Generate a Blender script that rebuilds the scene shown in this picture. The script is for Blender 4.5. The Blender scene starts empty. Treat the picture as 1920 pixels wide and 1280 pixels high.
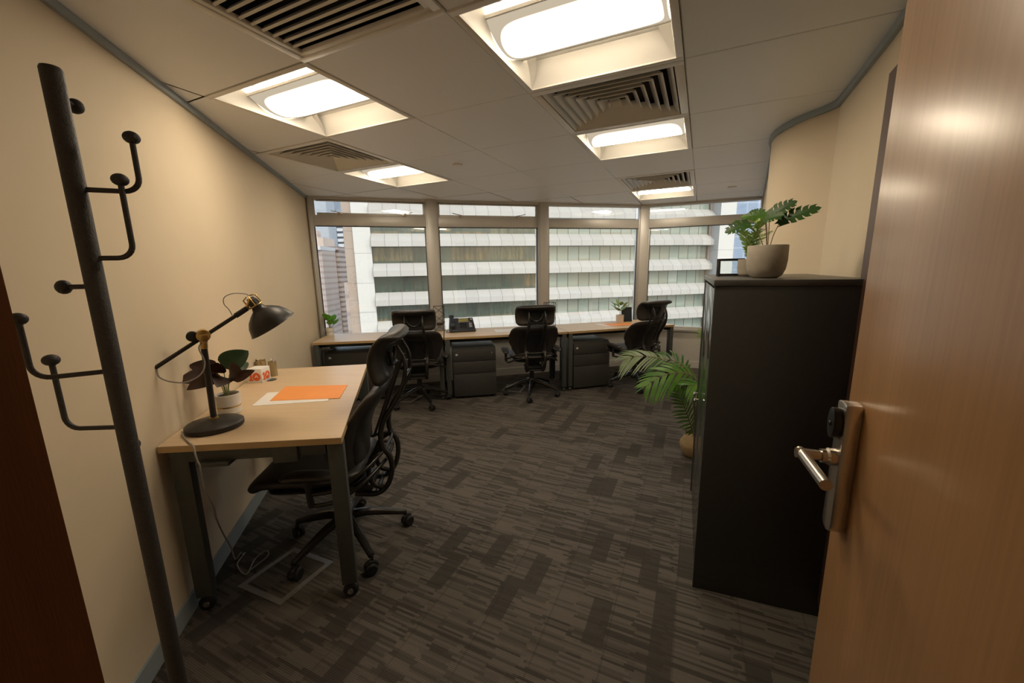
import bpy, bmesh, math, random
from mathutils import Vector, Matrix, Quaternion
sc = bpy.context.scene
COL = sc.collection
PI = math.pi
rnd = random.Random(7)

# ------------------------------------------------------------------ camera, world, exposure
cd = bpy.data.cameras.new('camera'); cam = bpy.data.objects.new('camera', cd); COL.objects.link(cam)
cd.sensor_fit = 'HORIZONTAL'; cd.sensor_width = 36.0; cd.lens = 36.0 * 740.69 / 1920; cd.clip_start = .02; cd.clip_end = 500
PITCH, ROLL = .18403, .018276
fw = Vector((0, math.cos(PITCH), -math.sin(PITCH))); rt = Vector((1, 0, 0)); dn = Vector((0, -math.sin(PITCH), -math.cos(PITCH)))
c_, s_ = math.cos(ROLL), math.sin(ROLL)
R_ = c_ * rt + s_ * dn; D_ = -s_ * rt + c_ * dn
cam.matrix_world = Matrix(((R_.x, -D_.x, -fw.x, 0), (R_.y, -D_.y, -fw.y, 0), (R_.z, -D_.z, -fw.z, 1.5), (0, 0, 0, 1)))
sc.camera = cam
w = bpy.data.worlds.new('sky'); sc.world = w; w.use_nodes = True
wn_ = w.node_tree; wn_.nodes.clear()
sky = wn_.nodes.new('ShaderNodeTexSky'); sky.sky_type = 'NISHITA'; sky.sun_disc = False
sky.sun_elevation = math.radians(38); sky.sun_rotation = math.radians(150); sky.air_density = 1.0; sky.dust_density = 2.5; sky.ozone_density = 1.0
wmx = wn_.nodes.new('ShaderNodeMixRGB'); wmx.inputs[0].default_value = .5; wmx.inputs[2].default_value = (3.2, 3.4, 3.6, 1)
bg = wn_.nodes.new('ShaderNodeBackground'); bg.inputs[1].default_value = .52
wo = wn_.nodes.new('ShaderNodeOutputWorld')
wn_.links.new(sky.outputs[0], wmx.inputs[1]); wn_.links.new(wmx.outputs[0], bg.inputs[0]); wn_.links.new(bg.outputs[0], wo.inputs[0])
sd = bpy.data.lights.new('sun', 'SUN'); sd.energy = 2.3; sd.angle = math.radians(12); sd.color = (1, .95, .88)
so = bpy.data.objects.new('sun', sd); COL.objects.link(so)
so.rotation_euler = Vector((-.25, .62, -.75)).to_track_quat('-Z', 'Y').to_euler()
LIGHT_COL = (1.0, .84, .62); LIGHT_STR = 32.0
sc.view_settings.view_transform = 'Standard'; sc.view_settings.look = 'None'; sc.view_settings.gamma = 1
sc.view_settings.use_curve_mapping = False; sc.view_settings.exposure = 0.0

# ------------------------------------------------------------------ materials
class NT:
    def __init__(s, name):
        s.m = bpy.data.materials.new(name); s.m.use_nodes = True; s.t = s.m.node_tree; s.t.nodes.clear()
        s.out = s.t.nodes.new('ShaderNodeOutputMaterial')
    def n(s, kind, props=None, **ins):
        nd = s.t.nodes.new(kind)
        for k, v in (props or {}).items(): setattr(nd, k, v)
        for k, v in ins.items():
            k = int(k[1:]) if (k[0] == 'i' and k[1:].isdigit()) else k.replace('_', ' ')
            s.set(nd.inputs[k], v)
        return nd
    def set(s, sock, v):
        if isinstance(v, bpy.types.NodeSocket): s.t.links.new(v, sock)
        elif isinstance(v, bpy.types.Node): s.t.links.new(v.outputs[0], sock)
        elif isinstance(v, (tuple, list)) and len(v) == 3 and len(sock.default_value) == 4: sock.default_value = (*v, 1)
        else: sock.default_value = v
    def math(s, op, a, b=None, c=None):
        nd = s.t.nodes.new('ShaderNodeMath'); nd.operation = op; s.set(nd.inputs[0], a)
        if b is not None: s.set(nd.inputs[1], b)
        if c is not None: s.set(nd.inputs[2], c)
        return nd.outputs[0]
    def mix(s, f, a, b):
        nd = s.t.nodes.new('ShaderNodeMixRGB'); s.set(nd.inputs[0], f); s.set(nd.inputs[1], a); s.set(nd.inputs[2], b); return nd.outputs[0]
    def ramp(s, f, stops, interp='LINEAR'):
        nd = s.t.nodes.new('ShaderNodeValToRGB'); nd.color_ramp.interpolation = interp
        e = nd.color_ramp.elements
        while len(e) < len(stops): e.new(.5)
        for q, (p, c) in zip(e, stops): q.position = p; q.color = (*c, 1) if len(c) == 3 else c
        s.set(nd.inputs[0], f); return nd.outputs[0]
    def pbsdf(s, color, rough=.5, metal=0., bump=None, bstr=.2, bdist=.002, **kw):
        p = s.n('ShaderNodeBsdfPrincipled'); s.set(p.inputs['Base Color'], color); s.set(p.inputs['Roughness'], rough); p.inputs['Metallic'].default_value = metal
        for k, v in kw.items(): s.set(p.inputs[k.replace('_', ' ')], v)
        if bump is not None:
            b = s.n('ShaderNodeBump'); b.inputs['Strength'].default_value = bstr; b.inputs['Distance'].default_value = bdist
            s.set(b.inputs['Height'], bump); s.set(p.inputs['Normal'], b.outputs[0])
        s.t.links.new(p.outputs[0], s.out.inputs[0]); return p
M = {}
def noisy(name, c1, c2, scale=20., rough=.5, metal=0., bump=.1, bscale=None, stretch=(1, 1, 1), bdist=.001, **kw):
    t = NT(name); co = t.n('ShaderNodeTexCoord').outputs['Object']
    mp = t.n('ShaderNodeMapping', Vector=co, Scale=stretch).outputs[0]
    nz = t.n('ShaderNodeTexNoise', Vector=mp, Scale=scale, Detail=4.).outputs[0]
    col = t.ramp(nz, [(.3, c1), (.7, c2)])
    nb = t.n('ShaderNodeTexNoise', Vector=mp, Scale=bscale or scale * 6, Detail=3.).outputs[0]
    t.pbsdf(col, rough, metal, nb, bump, bdist, **kw); M[name] = t.m; return t.m

noisy('wall_paint', (.67, .56, .405), (.70, .585, .425), 2.5, .75, 0, .08, 300)
noisy('low_wall_paint', (.66, .64, .60), (.70, .68, .64), 2.5, .7, 0, .05, 300)
noisy('ceiling_panel', (.80, .81, .82), (.82, .83, .84), 1.5, .5, 0, .05, 400)
noisy('vent_metal', (.76, .74, .70), (.78, .76, .72), 5, .45, 0, .03)
noisy('dark_void', (.02, .018, .016), (.03, .027, .022), 8, .9)
noisy('grey_trim', (.29, .34, .37), (.33, .38, .41), 6, .5, 0, .03)
noisy('aluminium', (.58, .56, .53), (.62, .60, .57), 6, .42, .25, .04, 200, (1, 1, .05))
noisy('bright_aluminium', (.60, .58, .55), (.64, .62, .60), 6, .35, .5, .03)
noisy('gasket', (.03, .025, .035), (.04, .035, .045), 20, .6)
noisy('cabinet_gloss', (.018, .022, .02), (.024, .028, .026), 10, .16, 0, .02)
noisy('steel', (.60, .55, .49), (.66, .60, .54), 40, .27, 1., .05, 300, (1, 1, .08))
noisy('chrome', (.75, .73, .70), (.8, .78, .75), 5, .12, 1., 0)
noisy('brass', (.55, .38, .14), (.62, .44, .18), 30, .3, 1., .04)
noisy('black_metal', (.016, .014, .013), (.024, .021, .02), 30, .42, .2, .1)
noisy('black_powder', (.022, .018, .016), (.034, .029, .026), 120, .55, .0, .7, 260, bdist=.002)
noisy('desk_frame', (.060, .066, .062), (.072, .078, .074), 60, .5, .0, .08)
noisy('cabinet_grey', (.040, .039, .037), (.047, .046, .043), 40, .5, .0, .12, 500)
noisy('cabinet_edge', (.10, .10, .096), (.12, .12, .115), 40, .35, .3, .05)
noisy('leather', (.022, .018, .016), (.034, .028, .024), 25, .42, 0, .35, 220, bdist=.0015)
noisy('chair_plastic', (.012, .012, .013), (.018, .018, .019), 30, .35, 0, .1)
noisy('chair_metal', (.035, .032, .029), (.05, .046, .042), 20, .27, .6, .03)
noisy('rubber', (.010, .010, .010), (.016, .016, .016), 40, .6)
noisy('phone_body', (.022, .026, .036), (.032, .036, .048), 40, .4)
noisy('phone_key', (.42, .45, .50), (.5, .53, .58), 40, .4)
noisy('lcd', (.30, .27, .05), (.36, .32, .08), 10, .3)
noisy('white_paper', (.80, .78, .76), (.84, .82, .80), 8, .6)
noisy('orange_paper', (.86, .31, .07), (.90, .34, .085), 8, .55)
noisy('orange_print', (.72, .12, .03), (.78, .15, .04), 8, .55)
noisy('white_pot', (.74, .72, .68), (.80, .78, .74), 20, .45)
noisy('stone_pot', (.33, .29, .23), (.38, .335, .27), 30, .7, 0, .25, 150)
noisy('soil', (.05, .035, .02), (.12, .08, .05), 60, .95, 0, 1., 60, bdist=.01)
noisy('stem_green', (.16, .20, .06), (.22, .26, .09), 30, .5)
noisy('stem_brown', (.16, .12, .07), (.24, .17, .10), 30, .55)
noisy('cable_grey', (.28, .26, .24), (.36, .34, .31), 200, .7, 0, .4, 400)
noisy('frame_brown', (.17, .055, .018), (.22, .075, .025), 3, .45, 0, .15, 60, (8, 8, .7))
noisy('dark_wood', (.05, .02, .012), (.06, .025, .015), 3, .5)
noisy('glass_gold', (.62, .50, .28), (.66, .54, .31), 10, .15, 0, 0, Transmission_Weight=.6)
noisy('screen_dark', (.012, .018, .026), (.02, .03, .04), 4, .15)
noisy('silver_plastic', (.55, .55, .55), (.6, .6, .6), 20, .4)
noisy('outlet_metal', (.26, .255, .24), (.30, .295, .28), 40, .4, .4, .05)
noisy('grass_green', (.03, .08, .02), (.06, .14, .03), 3, .8)
noisy('street', (.22, .22, .22), (.3, .3, .29), .02, .9)
for nm, a, b in (('leaf_green', (.055, .16, .018), (.13, .30, .035)), ('leaf_bright', (.09, .34, .03), (.20, .50, .06)), ('leaf_pale', (.20, .34, .11), (.34, .46, .18)),
                 ('leaf_dark', (.022, .085, .014), (.06, .15, .025)), ('leaf_purple', (.030, .014, .010), (.065, .028, .016)), ('leaf_deep', (.02, .045, .018), (.04, .075, .026)),
                 ('leaf_fern', (.30, .46, .13), (.44, .60, .22)),
                ('leaf_dry', (.17, .23, .12), (.25, .32, .18))):
    noisy(nm, a, b, 14, .38, 0, .15, 90)
    tm = M[nm]; p = [n for n in tm.node_tree.nodes if n.type == 'BSDF_PRINCIPLED'][0]; o = [n for n in tm.node_tree.nodes if n.type == 'OUTPUT_MATERIAL'][0]
    tr = tm.node_tree.nodes.new('ShaderNodeBsdfTranslucent'); tr.inputs[0].default_value = (*[min(1, x * 1.5) for x in b], 1)
    mx = tm.node_tree.nodes.new('ShaderNodeMixShader'); mx.inputs[0].default_value = .25
    tm.node_tree.links.new(p.outputs[0], mx.inputs[1]); tm.node_tree.links.new(tr.outputs[0], mx.inputs[2]); tm.node_tree.links.new(mx.outputs[0], o.inputs[0])

def mat_desk():
    t = NT('desk_maple'); co = t.n('ShaderNodeTexCoord').outputs['Object']
    mp = t.n('ShaderNodeMapping', Vector=co, Scale=(1.2, 22, 22)).outputs[0]
    nz = t.n('ShaderNodeTexNoise', Vector=mp, Scale=3., Detail=5., Roughness=.6).outputs[0]
    t.pbsdf(t.ramp(nz, [(.3, (.60, .44, .275)), (.7, (.67, .50, .32))]), .36, 0, nz, .03, .001); M['desk_maple'] = t.m
    t = NT('desk_edge'); co = t.n('ShaderNodeTexCoord').outputs['Object']
    nz = t.n('ShaderNodeTexNoise', Vector=co, Scale=8.).outputs[0]
    t.pbsdf(t.ramp(nz, [(.3, (.52, .35, .17)), (.7, (.58, .40, .20))]), .45); M['desk_edge'] = t.m
mat_desk()
def mat_door():
    t = NT('door_wood'); co = t.n('ShaderNodeTexCoord').outputs['Object']
    mp = t.n('ShaderNodeMapping', Vector=co, Scale=(60, 60, 1.3)).outputs[0]
    nz = t.n('ShaderNodeTexNoise', Vector=mp, Scale=2., Detail=8., Roughness=.65).outputs[0]
    m2 = t.n('ShaderNodeMapping', Vector=co, Scale=(9, 9, .35)).outputs[0]
    n2 = t.n('ShaderNodeTexNoise', Vector=m2, Scale=1.3, Detail=3.).outputs[0]
    f = t.math('ADD', t.math('MULTIPLY', nz, .55), t.math('MULTIPLY', n2, .45))
    t.pbsdf(t.ramp(f, [(.35, (.33, .175, .072)), (.5, (.385, .207, .087)), (.65, (.44, .24, .105))]), .34, 0, nz, .05, .0006, Coat_Weight=.5, Coat_Roughness=.24); M['door_wood'] = t.m
mat_door()
def mat_carpet():
    t = NT('carpet_tiles'); co = t.n('ShaderNodeTexCoord').outputs['Object']
    mp = t.n('ShaderNodeMapping', Vector=co, Rotation=(0, 0, math.radians(25.0)))
    sep = t.n('ShaderNodeSeparateXYZ', Vector=mp.outputs[0]); X, Y = sep.outputs[0], sep.outputs[1]      # X across (n), Y along (g)
    def cell(wx, wy, seed):
        i = t.math('FLOOR', t.math('DIVIDE', X, wx))
        off = t.n('ShaderNodeTexWhiteNoise', {'noise_dimensions': '2D'}, Vector=t.n('ShaderNodeCombineXYZ', X=i, Y=seed).outputs[0]).outputs[0]
        yy = t.math('ADD', t.math('DIVIDE', Y, wy), t.math('MULTIPLY', off, 1.))
        j = t.math('FLOOR', yy)
        r = t.n('ShaderNodeTexWhiteNoise', {'noise_dimensions': '3D'}, Vector=t.n('ShaderNodeCombineXYZ', X=i, Y=j, Z=seed).outputs[0]).outputs[0]
        return r, t.math('FRACT', t.math('DIVIDE', X, wx)), t.math('FRACT', yy)
    r1, fx, fy = cell(.25, .125, 1.0)
    r2, gx, gy = cell(.085, .25, 2.0)
    r3, hx, hy = cell(.5, .5, 3.0)
    # broken yarn lines running along X, a new random row in every cell
    def rows(h, wx, seed):
        yj = t.math('FLOOR', t.math('DIVIDE', Y, h)); sh = t.n('ShaderNodeTexWhiteNoise', {'noise_dimensions': '2D'}, Vector=t.n('ShaderNodeCombineXYZ', X=yj, Y=seed).outputs[0]).outputs[0]
        xi = t.math('FLOOR', t.math('ADD', t.math('DIVIDE', X, wx), t.math('MULTIPLY', sh, .35)))
        return t.n('ShaderNodeTexWhiteNoise', {'noise_dimensions': '3D'}, Vector=t.n('ShaderNodeCombineXYZ', X=xi, Y=yj, Z=t.math('MULTIPLY_ADD', r1, 0., seed)).outputs[0]).outputs[0]
    la, lb_ = rows(.011, .125, 5.), rows(.023, .25, 6.)
    st = t.math('ADD', t.math('MULTIPLY', la, .6), t.math('MULTIPLY', lb_, .4))
    stripe = t.ramp(st, [(.28, (0, 0, 0)), (.62, (1, 1, 1))])
    rib = t.math('MULTIPLY_ADD', t.math('SINE', t.math('MULTIPLY', Y, 900.)), .5, .5)
    base = t.mix(stripe, (.050, .043, .037), (.150, .131, .112))
    light = t.mix(t.math('MULTIPLY', t.math('SUBTRACT', r1, .5), .55), base, (.17, .15, .125))
    darkp = t.math('GREATER_THAN', r2, .87)
    c = t.mix(t.math('MULTIPLY', darkp, .8), light, (.045, .040, .034))
    # thin dark joints at cell sides
    e = t.math('LESS_THAN', fx, .03)
    e2 = t.math('LESS_THAN', hy, .008)
    c = t.mix(t.math('MULTIPLY', t.math('MAXIMUM', e, e2), .3), c, (.028, .025, .021))
    fz = t.n('ShaderNodeTexNoise', Vector=co, Scale=420., Detail=2.).outputs[0]
    c = t.mix(t.math('MULTIPLY', fz, .45), c, (.03, .026, .022))
    c = t.mix(t.math('MULTIPLY', rib, .18), c, (.03, .026, .022))
    t.pbsdf(c, .95, 0, t.math('ADD', fz, rib), .5, .003); M['carpet_tiles'] = t.m
mat_carpet()
def mat_glass():
    t = NT('window_glass'); fr = t.n('ShaderNodeFresnel', IOR=1.5)
    co = t.n('ShaderNodeTexCoord').outputs['Object']; nz = t.n('ShaderNodeTexNoise', Vector=co, Scale=3.).outputs[0]
    tr = t.n('ShaderNodeBsdfTransparent', Color=(.93, .95, .94)); gl = t.n('ShaderNodeBsdfGlossy', Color=(1, 1, 1), Roughness=.0)
    f = t.math('ADD', t.math('MULTIPLY', fr, 1.3), t.math('MULTIPLY', nz, .01))
    mx = t.n('ShaderNodeMixShader', i0=f, i1=tr.outputs[0], i2=gl.outputs[0]); t.set(t.out.inputs[0], mx); M['window_glass'] = t.m
mat_glass()
def mat_emit():
    t = NT('lamp_diffuser'); co = t.n('ShaderNodeTexCoord').outputs['Object']
    sp = t.n('ShaderNodeSeparateXYZ', Vector=co)
    # tubes behind the lens: brighter along the middle, dimmer at ends and rim
    fx = t.math('POWER', t.math('ABSOLUTE', t.math('DIVIDE', sp.outputs[0], .305)), 9.)
    fy = t.math('POWER', t.math('ABSOLUTE', t.math('DIVIDE', sp.outputs[1], .135)), 2.5)
    g = t.math('MAXIMUM', t.math('SUBTRACT', 1., t.math('ADD', fx, fy)), .018)
    e = t.n('ShaderNodeEmission', Color=LIGHT_COL, Strength=t.math('MULTIPLY', g, LIGHT_STR)); t.set(t.out.inputs[0], e); M['lamp_diffuser'] = t.m
mat_emit()
noisy('reflector', (.80, .78, .74), (.82, .80, .76), 4, .5, 0, 0)
def mat_facade():
    t = NT('facade_panels'); sp = t.n('ShaderNodeSeparateXYZ', Vector=t.n('ShaderNodeTexCoord').outputs['Object'])
    f = t.math('FRACT', t.math('DIVIDE', sp.outputs[0], 1.55)); j = t.math('LESS_THAN', f, .035)
    i = t.math('FLOOR', t.math('DIVIDE', sp.outputs[0], 1.55)); k = t.math('FLOOR', t.math('DIVIDE', sp.outputs[2], 3.47))
    r = t.n('ShaderNodeTexWhiteNoise', Vector=t.n('ShaderNodeCombineXYZ', X=i, Y=k).outputs[0]).outputs[0]
    nz = t.n('ShaderNodeTexNoise', Vector=t.n('ShaderNodeTexCoord').outputs['Object'], Scale=1.5, Detail=5.).outputs[0]
    c = t.mix(r, (.33, .315, .29), (.375, .36, .335)); c = t.mix(t.math('MULTIPLY', nz, .25), c, (.26, .25, .235))
    t.pbsdf(t.mix(j, c, (.16, .155, .145)), .6); M['facade_panels'] = t.m
    t = NT('facade_glass'); sp = t.n('ShaderNodeSeparateXYZ', Vector=t.n('ShaderNodeTexCoord').outputs['Object'])
    X = t.math('DIVIDE', sp.outputs[0], 1.55); f = t.math('FRACT', X); j = t.math('LESS_THAN', f, .06)
    i = t.math('FLOOR', X); k = t.math('FLOOR', t.math('DIVIDE', t.math('ADD', sp.outputs[2], .9), 3.47))
    i4 = t.math('FLOOR', t.math('DIVIDE', X, 3.))
    r = t.n('ShaderNodeTexWhiteNoise', Vector=t.n('ShaderNodeCombineXYZ', X=i, Y=k).outputs[0]).outputs[0]
    r4 = t.n('ShaderNodeTexWhiteNoise', Vector=t.n('ShaderNodeCombineXYZ', X=i4, Y=k, Z=3.).outputs[0]).outputs[0]
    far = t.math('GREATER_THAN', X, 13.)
    near = t.ramp(r4, [(0., (.03, .045, .035)), (.28, (.12, .085, .04)), (.5, (.02, .04, .032)), (.7, (.10, .09, .05)), (.85, (.045, .065, .05))], 'CONSTANT')
    sv = t.n('ShaderNodeMapping', Vector=t.n('ShaderNodeTexCoord').outputs['Object'], Scale=(2.2, 1, .25)).outputs[0]
    cur = t.n('ShaderNodeTexNoise', Vector=sv, Scale=1.1, Detail=4., Roughness=.7).outputs[0]
    near = t.mix(t.ramp(cur, [(.42, (0, 0, 0)), (.60, (.85, .85, .85))]), near, (.012, .022, .018))
    nearv = t.mix(t.math('MULTIPLY', r, .35), near, (.09, .10, .075))
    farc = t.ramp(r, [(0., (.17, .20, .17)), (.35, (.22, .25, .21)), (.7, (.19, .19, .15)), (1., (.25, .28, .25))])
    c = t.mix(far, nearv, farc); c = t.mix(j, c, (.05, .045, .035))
    p = t.pbsdf(c, .12, 0); p.inputs['IOR'].default_value = 1.5; M['facade_glass'] = t.m
    def banded(name, per, duty, ca, cb, axis=2, per2=None, cj=(.4, .4, .4)):
        t = NT(name); sp = t.n('ShaderNodeSeparateXYZ', Vector=t.n('ShaderNodeTexCoord').outputs['Object'])
        f = t.math('LESS_THAN', t.math('FRACT', t.math('DIVIDE', sp.outputs[axis], per)), duty)
        c = t.mix(f, ca, cb)
        if per2: c = t.mix(t.math('LESS_THAN', t.math('FRACT', t.math('DIVIDE', sp.outputs[0], per2)), .08), c, cj)
        nz = t.n('ShaderNodeTexNoise', Vector=t.n('ShaderNodeTexCoord').outputs['Object'], Scale=.7, Detail=4.).outputs[0]
        c = t.mix(t.math('MULTIPLY', nz, .3), c, (.45, .43, .42)); t.pbsdf(c, .6); M[name] = t.m
    banded('tower_grey', 3.4, .06, (0.267, 0.302, 0.348), (0.197, 0.232, 0.278))
    banded('tower_slate', 3.4, .06, (0.151, 0.191, 0.244), (0.128, 0.162, 0.209))
    banded('balcony_wall', 1.34, .5, (0.116, 0.151, 0.209), (0.174, 0.203, 0.255), per2=1.4, cj=(0.087, 0.116, 0.174))
    banded('brick_stripes', 1.05, .42, (0.31, 0.25, 0.22), (0.105, 0.06, 0.05))
    banded('pink_stripes', 1.1, .4, (0.319, 0.261, 0.232), (0.232, 0.162, 0.145))
    banded('peach_wall', 3.2, .2, (0.418, 0.325, 0.267), (0.319, 0.244, 0.209))
    banded('brown_panels', 2.0, .03, (0.232, 0.168, 0.122), (0.104, 0.075, 0.058))
    banded('white_panels', 3.47, .02, (0.429, 0.423, 0.400), (0.232, 0.226, 0.215))
    banded('blue_glass', 2.6, .07, (0.128, 0.197, 0.302), (0.278, 0.336, 0.418), per2=3.1, cj=(0.244, 0.307, 0.394))
    noisy('white_concrete', (0.406, 0.418, 0.441), (0.452, 0.464, 0.487), .5, .6)
    noisy('green_sill', (0.070, 0.093, 0.058), (0.093, 0.116, 0.070), .5, .6)
mat_facade()

# ------------------------------------------------------------------ mesh helpers
class MB:
    def __init__(s): s.v = []; s.f = []
    def add(s, vs, fs, T=None):
        o = len(s.v); s.v += [(T @ Vector(v)) if T is not None else Vector(v) for v in vs]; s.f += [tuple(i + o for i in f) for f in fs]; return s
    def box(s, c, d, T=None):
        x, y, z = c; a, b, e = d[0] / 2, d[1] / 2, d[2] / 2
        vs = [(x + i * a, y + j * b, z + k * e) for k in (-1, 1) for j in (-1, 1) for i in (-1, 1)]
        return s.add(vs, [(0, 2, 3, 1), (4, 5, 7, 6), (0, 1, 5, 4), (2, 6, 7, 3), (0, 4, 6, 2), (1, 3, 7, 5)], T)
    def bar(s, p, q, wd, h, up=(0, 0, 1)):
        p, q = Vector(p), Vector(q); d = (q - p); L = d.length; d.normalize(); x = d.cross(Vector(up)).normalized(); z = x.cross(d)
        T = Matrix(((x.x, d.x, z.x, 0), (x.y, d.y, z.y, 0), (x.z, d.z, z.z, 0), (0, 0, 0, 1))); T.translation = (p + q) / 2
        return s.box((0, 0, 0), (wd, L, h), T)
    def prism(s, poly, z0, z1, T=None):
        n = len(poly); vs = [(x, y, z0) for x, y in poly] + [(x, y, z1) for x, y in poly]
        return s.add(vs, [tuple(range(n - 1, -1, -1)), tuple(range(n, 2 * n))] + [(i, (i + 1) % n, n + (i + 1) % n, n + i) for i in range(n)], T)
    def tube(s, pts, r, seg=8, caps=True, sx=1., ref=None):
        pts = [Vector(p) for p in pts]; n = len(pts); rs = r if isinstance(r, (list, tuple)) else [r] * n
        ref = Vector(ref) if ref else None; vs = []; prev = None
        for i, p in enumerate(pts):
            d = (pts[min(i + 1, n - 1)] - pts[max(i - 1, 0)]).normalized()
            if ref is not None: x = d.cross(ref).normalized()
            elif prev is None: x = d.orthogonal().normalized()
            else: x = (prev - prev.dot(d) * d).normalized()
            prev = x; y = d.cross(x)
            for k in range(seg):
                a = 2 * PI * k / seg; vs.append(p + (x * math.cos(a) * sx + y * math.sin(a)) * rs[i])
        fs = [(i * seg + k, i * seg + (k + 1) % seg, (i + 1) * seg + (k + 1) % seg, (i + 1) * seg + k) for i in range(n - 1) for k in range(seg)]
        if caps: fs += [tuple(range(seg - 1, -1, -1)), tuple((n - 1) * seg + k for k in range(seg))]
        return s.add(vs, fs)
    def lathe(s, prof, seg=24, T=None):
        n = len(prof); vs = []
        for r, z in prof:
            for k in range(seg): a = 2 * PI * k / seg; vs.append((max(r, 1e-4) * math.cos(a), max(r, 1e-4) * math.sin(a), z))
        fs = [(i * seg + k, i * seg + (k + 1) % seg, (i + 1) * seg + (k + 1) % seg, (i + 1) * seg + k) for i in range(n - 1) for k in range(seg)]
        fs += [tuple(range(seg - 1, -1, -1)), tuple((n - 1) * seg + k for k in range(seg))]
        return s.add(vs, fs, T)
    def ball(s, c, r, seg=14, T=None, sz=1.):
        n = seg // 2
        prof = [(r * math.sin(PI * i / n), -r * sz * math.cos(PI * i / n)) for i in range(n + 1)]
        Tm = Matrix.Translation(c); Tm = (T @ Tm) if T is not None else Tm
        return s.lathe(prof, seg, Tm)
    def build(s, name, mat, parent=None, bevel=0., smooth=35, segs=2):
        me = bpy.data.meshes.new(name); me.from_pydata([tuple(v) for v in s.v], [], s.f); me.update()
        bm = bmesh.new(); bm.from_mesh(me); bmesh.ops.recalc_face_normals(bm, faces=bm.faces)
        if bevel:
            es = [e for e in bm.edges if len(e.link_faces) == 2 and e.calc_face_angle(0) > .6]
            bmesh.ops.bevel(bm, geom=es, offset=bevel, segments=segs, affect='EDGES', profile=.5, clamp_overlap=True)
        bm.to_mesh(me); bm.free()
        me.polygons.foreach_set('use_smooth', [bool(smooth)] * len(me.polygons))
        if smooth: me.set_sharp_from_angle(angle=math.radians(smooth))
        me.materials.append(M[mat] if isinstance(mat, str) else mat)
        o = bpy.data.objects.new(name, me); COL.objects.link(o)
        if parent: o.parent = parent
        return o
def spline(pts, n=6):
    P = [Vector(p) for p in pts]; P = [P[0] * 2 - P[1]] + P + [P[-1] * 2 - P[-2]]; out = []
    for i in range(1, len(P) - 2):
        for k in range(n):
            t = k / n; a, b, c, d = P[i - 1], P[i], P[i + 1], P[i + 2]
            out.append(.5 * ((2 * b) + (c - a) * t + (2 * a - 5 * b + 4 * c - d) * t * t + (3 * b - a - 3 * c + d) * t ** 3))
    out.append(P[-2]); return out
def empty(name, loc=(0, 0, 0), rz=0.):
    o = bpy.data.objects.new(name, None); o.empty_display_size = .1; COL.objects.link(o); o.location = loc; o.rotation_euler = (0, 0, rz); return o
def tag(o, label=None, cat=None, group=None, kind=None):
    if label: o['label'] = label
    if cat: o['category'] = cat
    if group: o['group'] = group
    if kind: o['kind'] = kind
    return o
def struct(o): o['kind'] = 'structure'; return o
def thing(name, label, cat, loc=(0, 0, 0), rz=0., group=None): return tag(empty(name, loc, rz), label, cat, group)
def copy_tree(o, parent=None):
    c = o.copy(); COL.objects.link(c)
    if parent is not None: c.parent = parent
    for ch in [x for x in COL.objects if x.parent is o]: copy_tree(ch, c)
    return c
def az(deg): return Vector((math.sin(math.radians(deg)), math.cos(math.radians(deg)), 0))

# ------------------------------------------------------------------ room
H = 2.36
WD = Vector((math.sin(-.2661), math.cos(-.2661), 0)); WN = Vector((WD.y, -WD.x, 0)); WALLN = -1.012
def LW(n, t, z=0.): p = WN * n + WD * t; return Vector((p.x, p.y, z))          # left wall frame: n out of the wall, t along it
GA = .4459; G = Vector((math.sin(GA), math.cos(GA), 0)); GN = Vector((G.y, -G.x, 0))
def GP(g, n, z=0.): p = G * g + GN * n; return Vector((p.x, p.y, z))             # ceiling grid frame
MUL = [Vector((-2.34, 4.80, 0)), Vector((-.99, 5.22, 0)), Vector((.46, 5.60, 0)), Vector((1.95, 5.95, 0)), Vector((3.34, 5.40, 0))]
JL = Vector((-.434, .343, 0)); HG = Vector((.45, .037, 0))                        # door opening
DW = (HG - JL).normalized(); DNV = Vector((-DW.y, DW.x, 0))
def wall(name, pts, z0, z1, th, mat='wall_paint', side=1):
    """slab along polyline pts, inner face on the polyline, thickness to the outside"""
    P = [Vector(p) for p in pts]; n = len(P); off = []
    for i in range(n):
        d = (P[min(i + 1, n - 1)] - P[max(i - 1, 0)]).normalized(); off.append(P[i] + Vector((-d.y, d.x, 0)) * th * side)
    mb = MB(); vs = []
    for z in (z0, z1): vs += [(p.x, p.y, z) for p in P] + [(p.x, p.y, z) for p in off]
    k = 2 * n; fs = []
    for i in range(n - 1):
        fs += [(i, i + 1, k + i + 1, k + i), (n + i, k + n + i, k + n + i + 1, n + i + 1), (i, n + i, n + i + 1, i + 1), (k + i, k + i + 1, k + n + i + 1, k + n + i)]
    fs += [(0, k, k + n, n), (n - 1, 2 * n - 1, k + 2 * n - 1, k + n - 1)]
    mb.add(vs, fs); return struct(mb.build(name, mat, smooth=30))
fl = MB().prism([(-3.2, -2.0), (3.0, -2.0), (5.0, 5.0), (3.6, 6.15), (-1, 6.2), (-3.2, 5.4)], -.2, 0); struct(fl.build('floor', 'carpet_tiles', smooth=0))
tb = (JL - WN * 0); 
s_back = (WALLN - JL.dot(WN)) / (-DW.dot(WN)); BL = JL - DW * s_back
wall('wall_left', [tuple(BL - WD * .02), tuple(LW(WALLN, (MUL[0] - Vector((0, 0, 0))).dot(WD) + .25))], 0, H + .15, .12, side=1)
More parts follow.
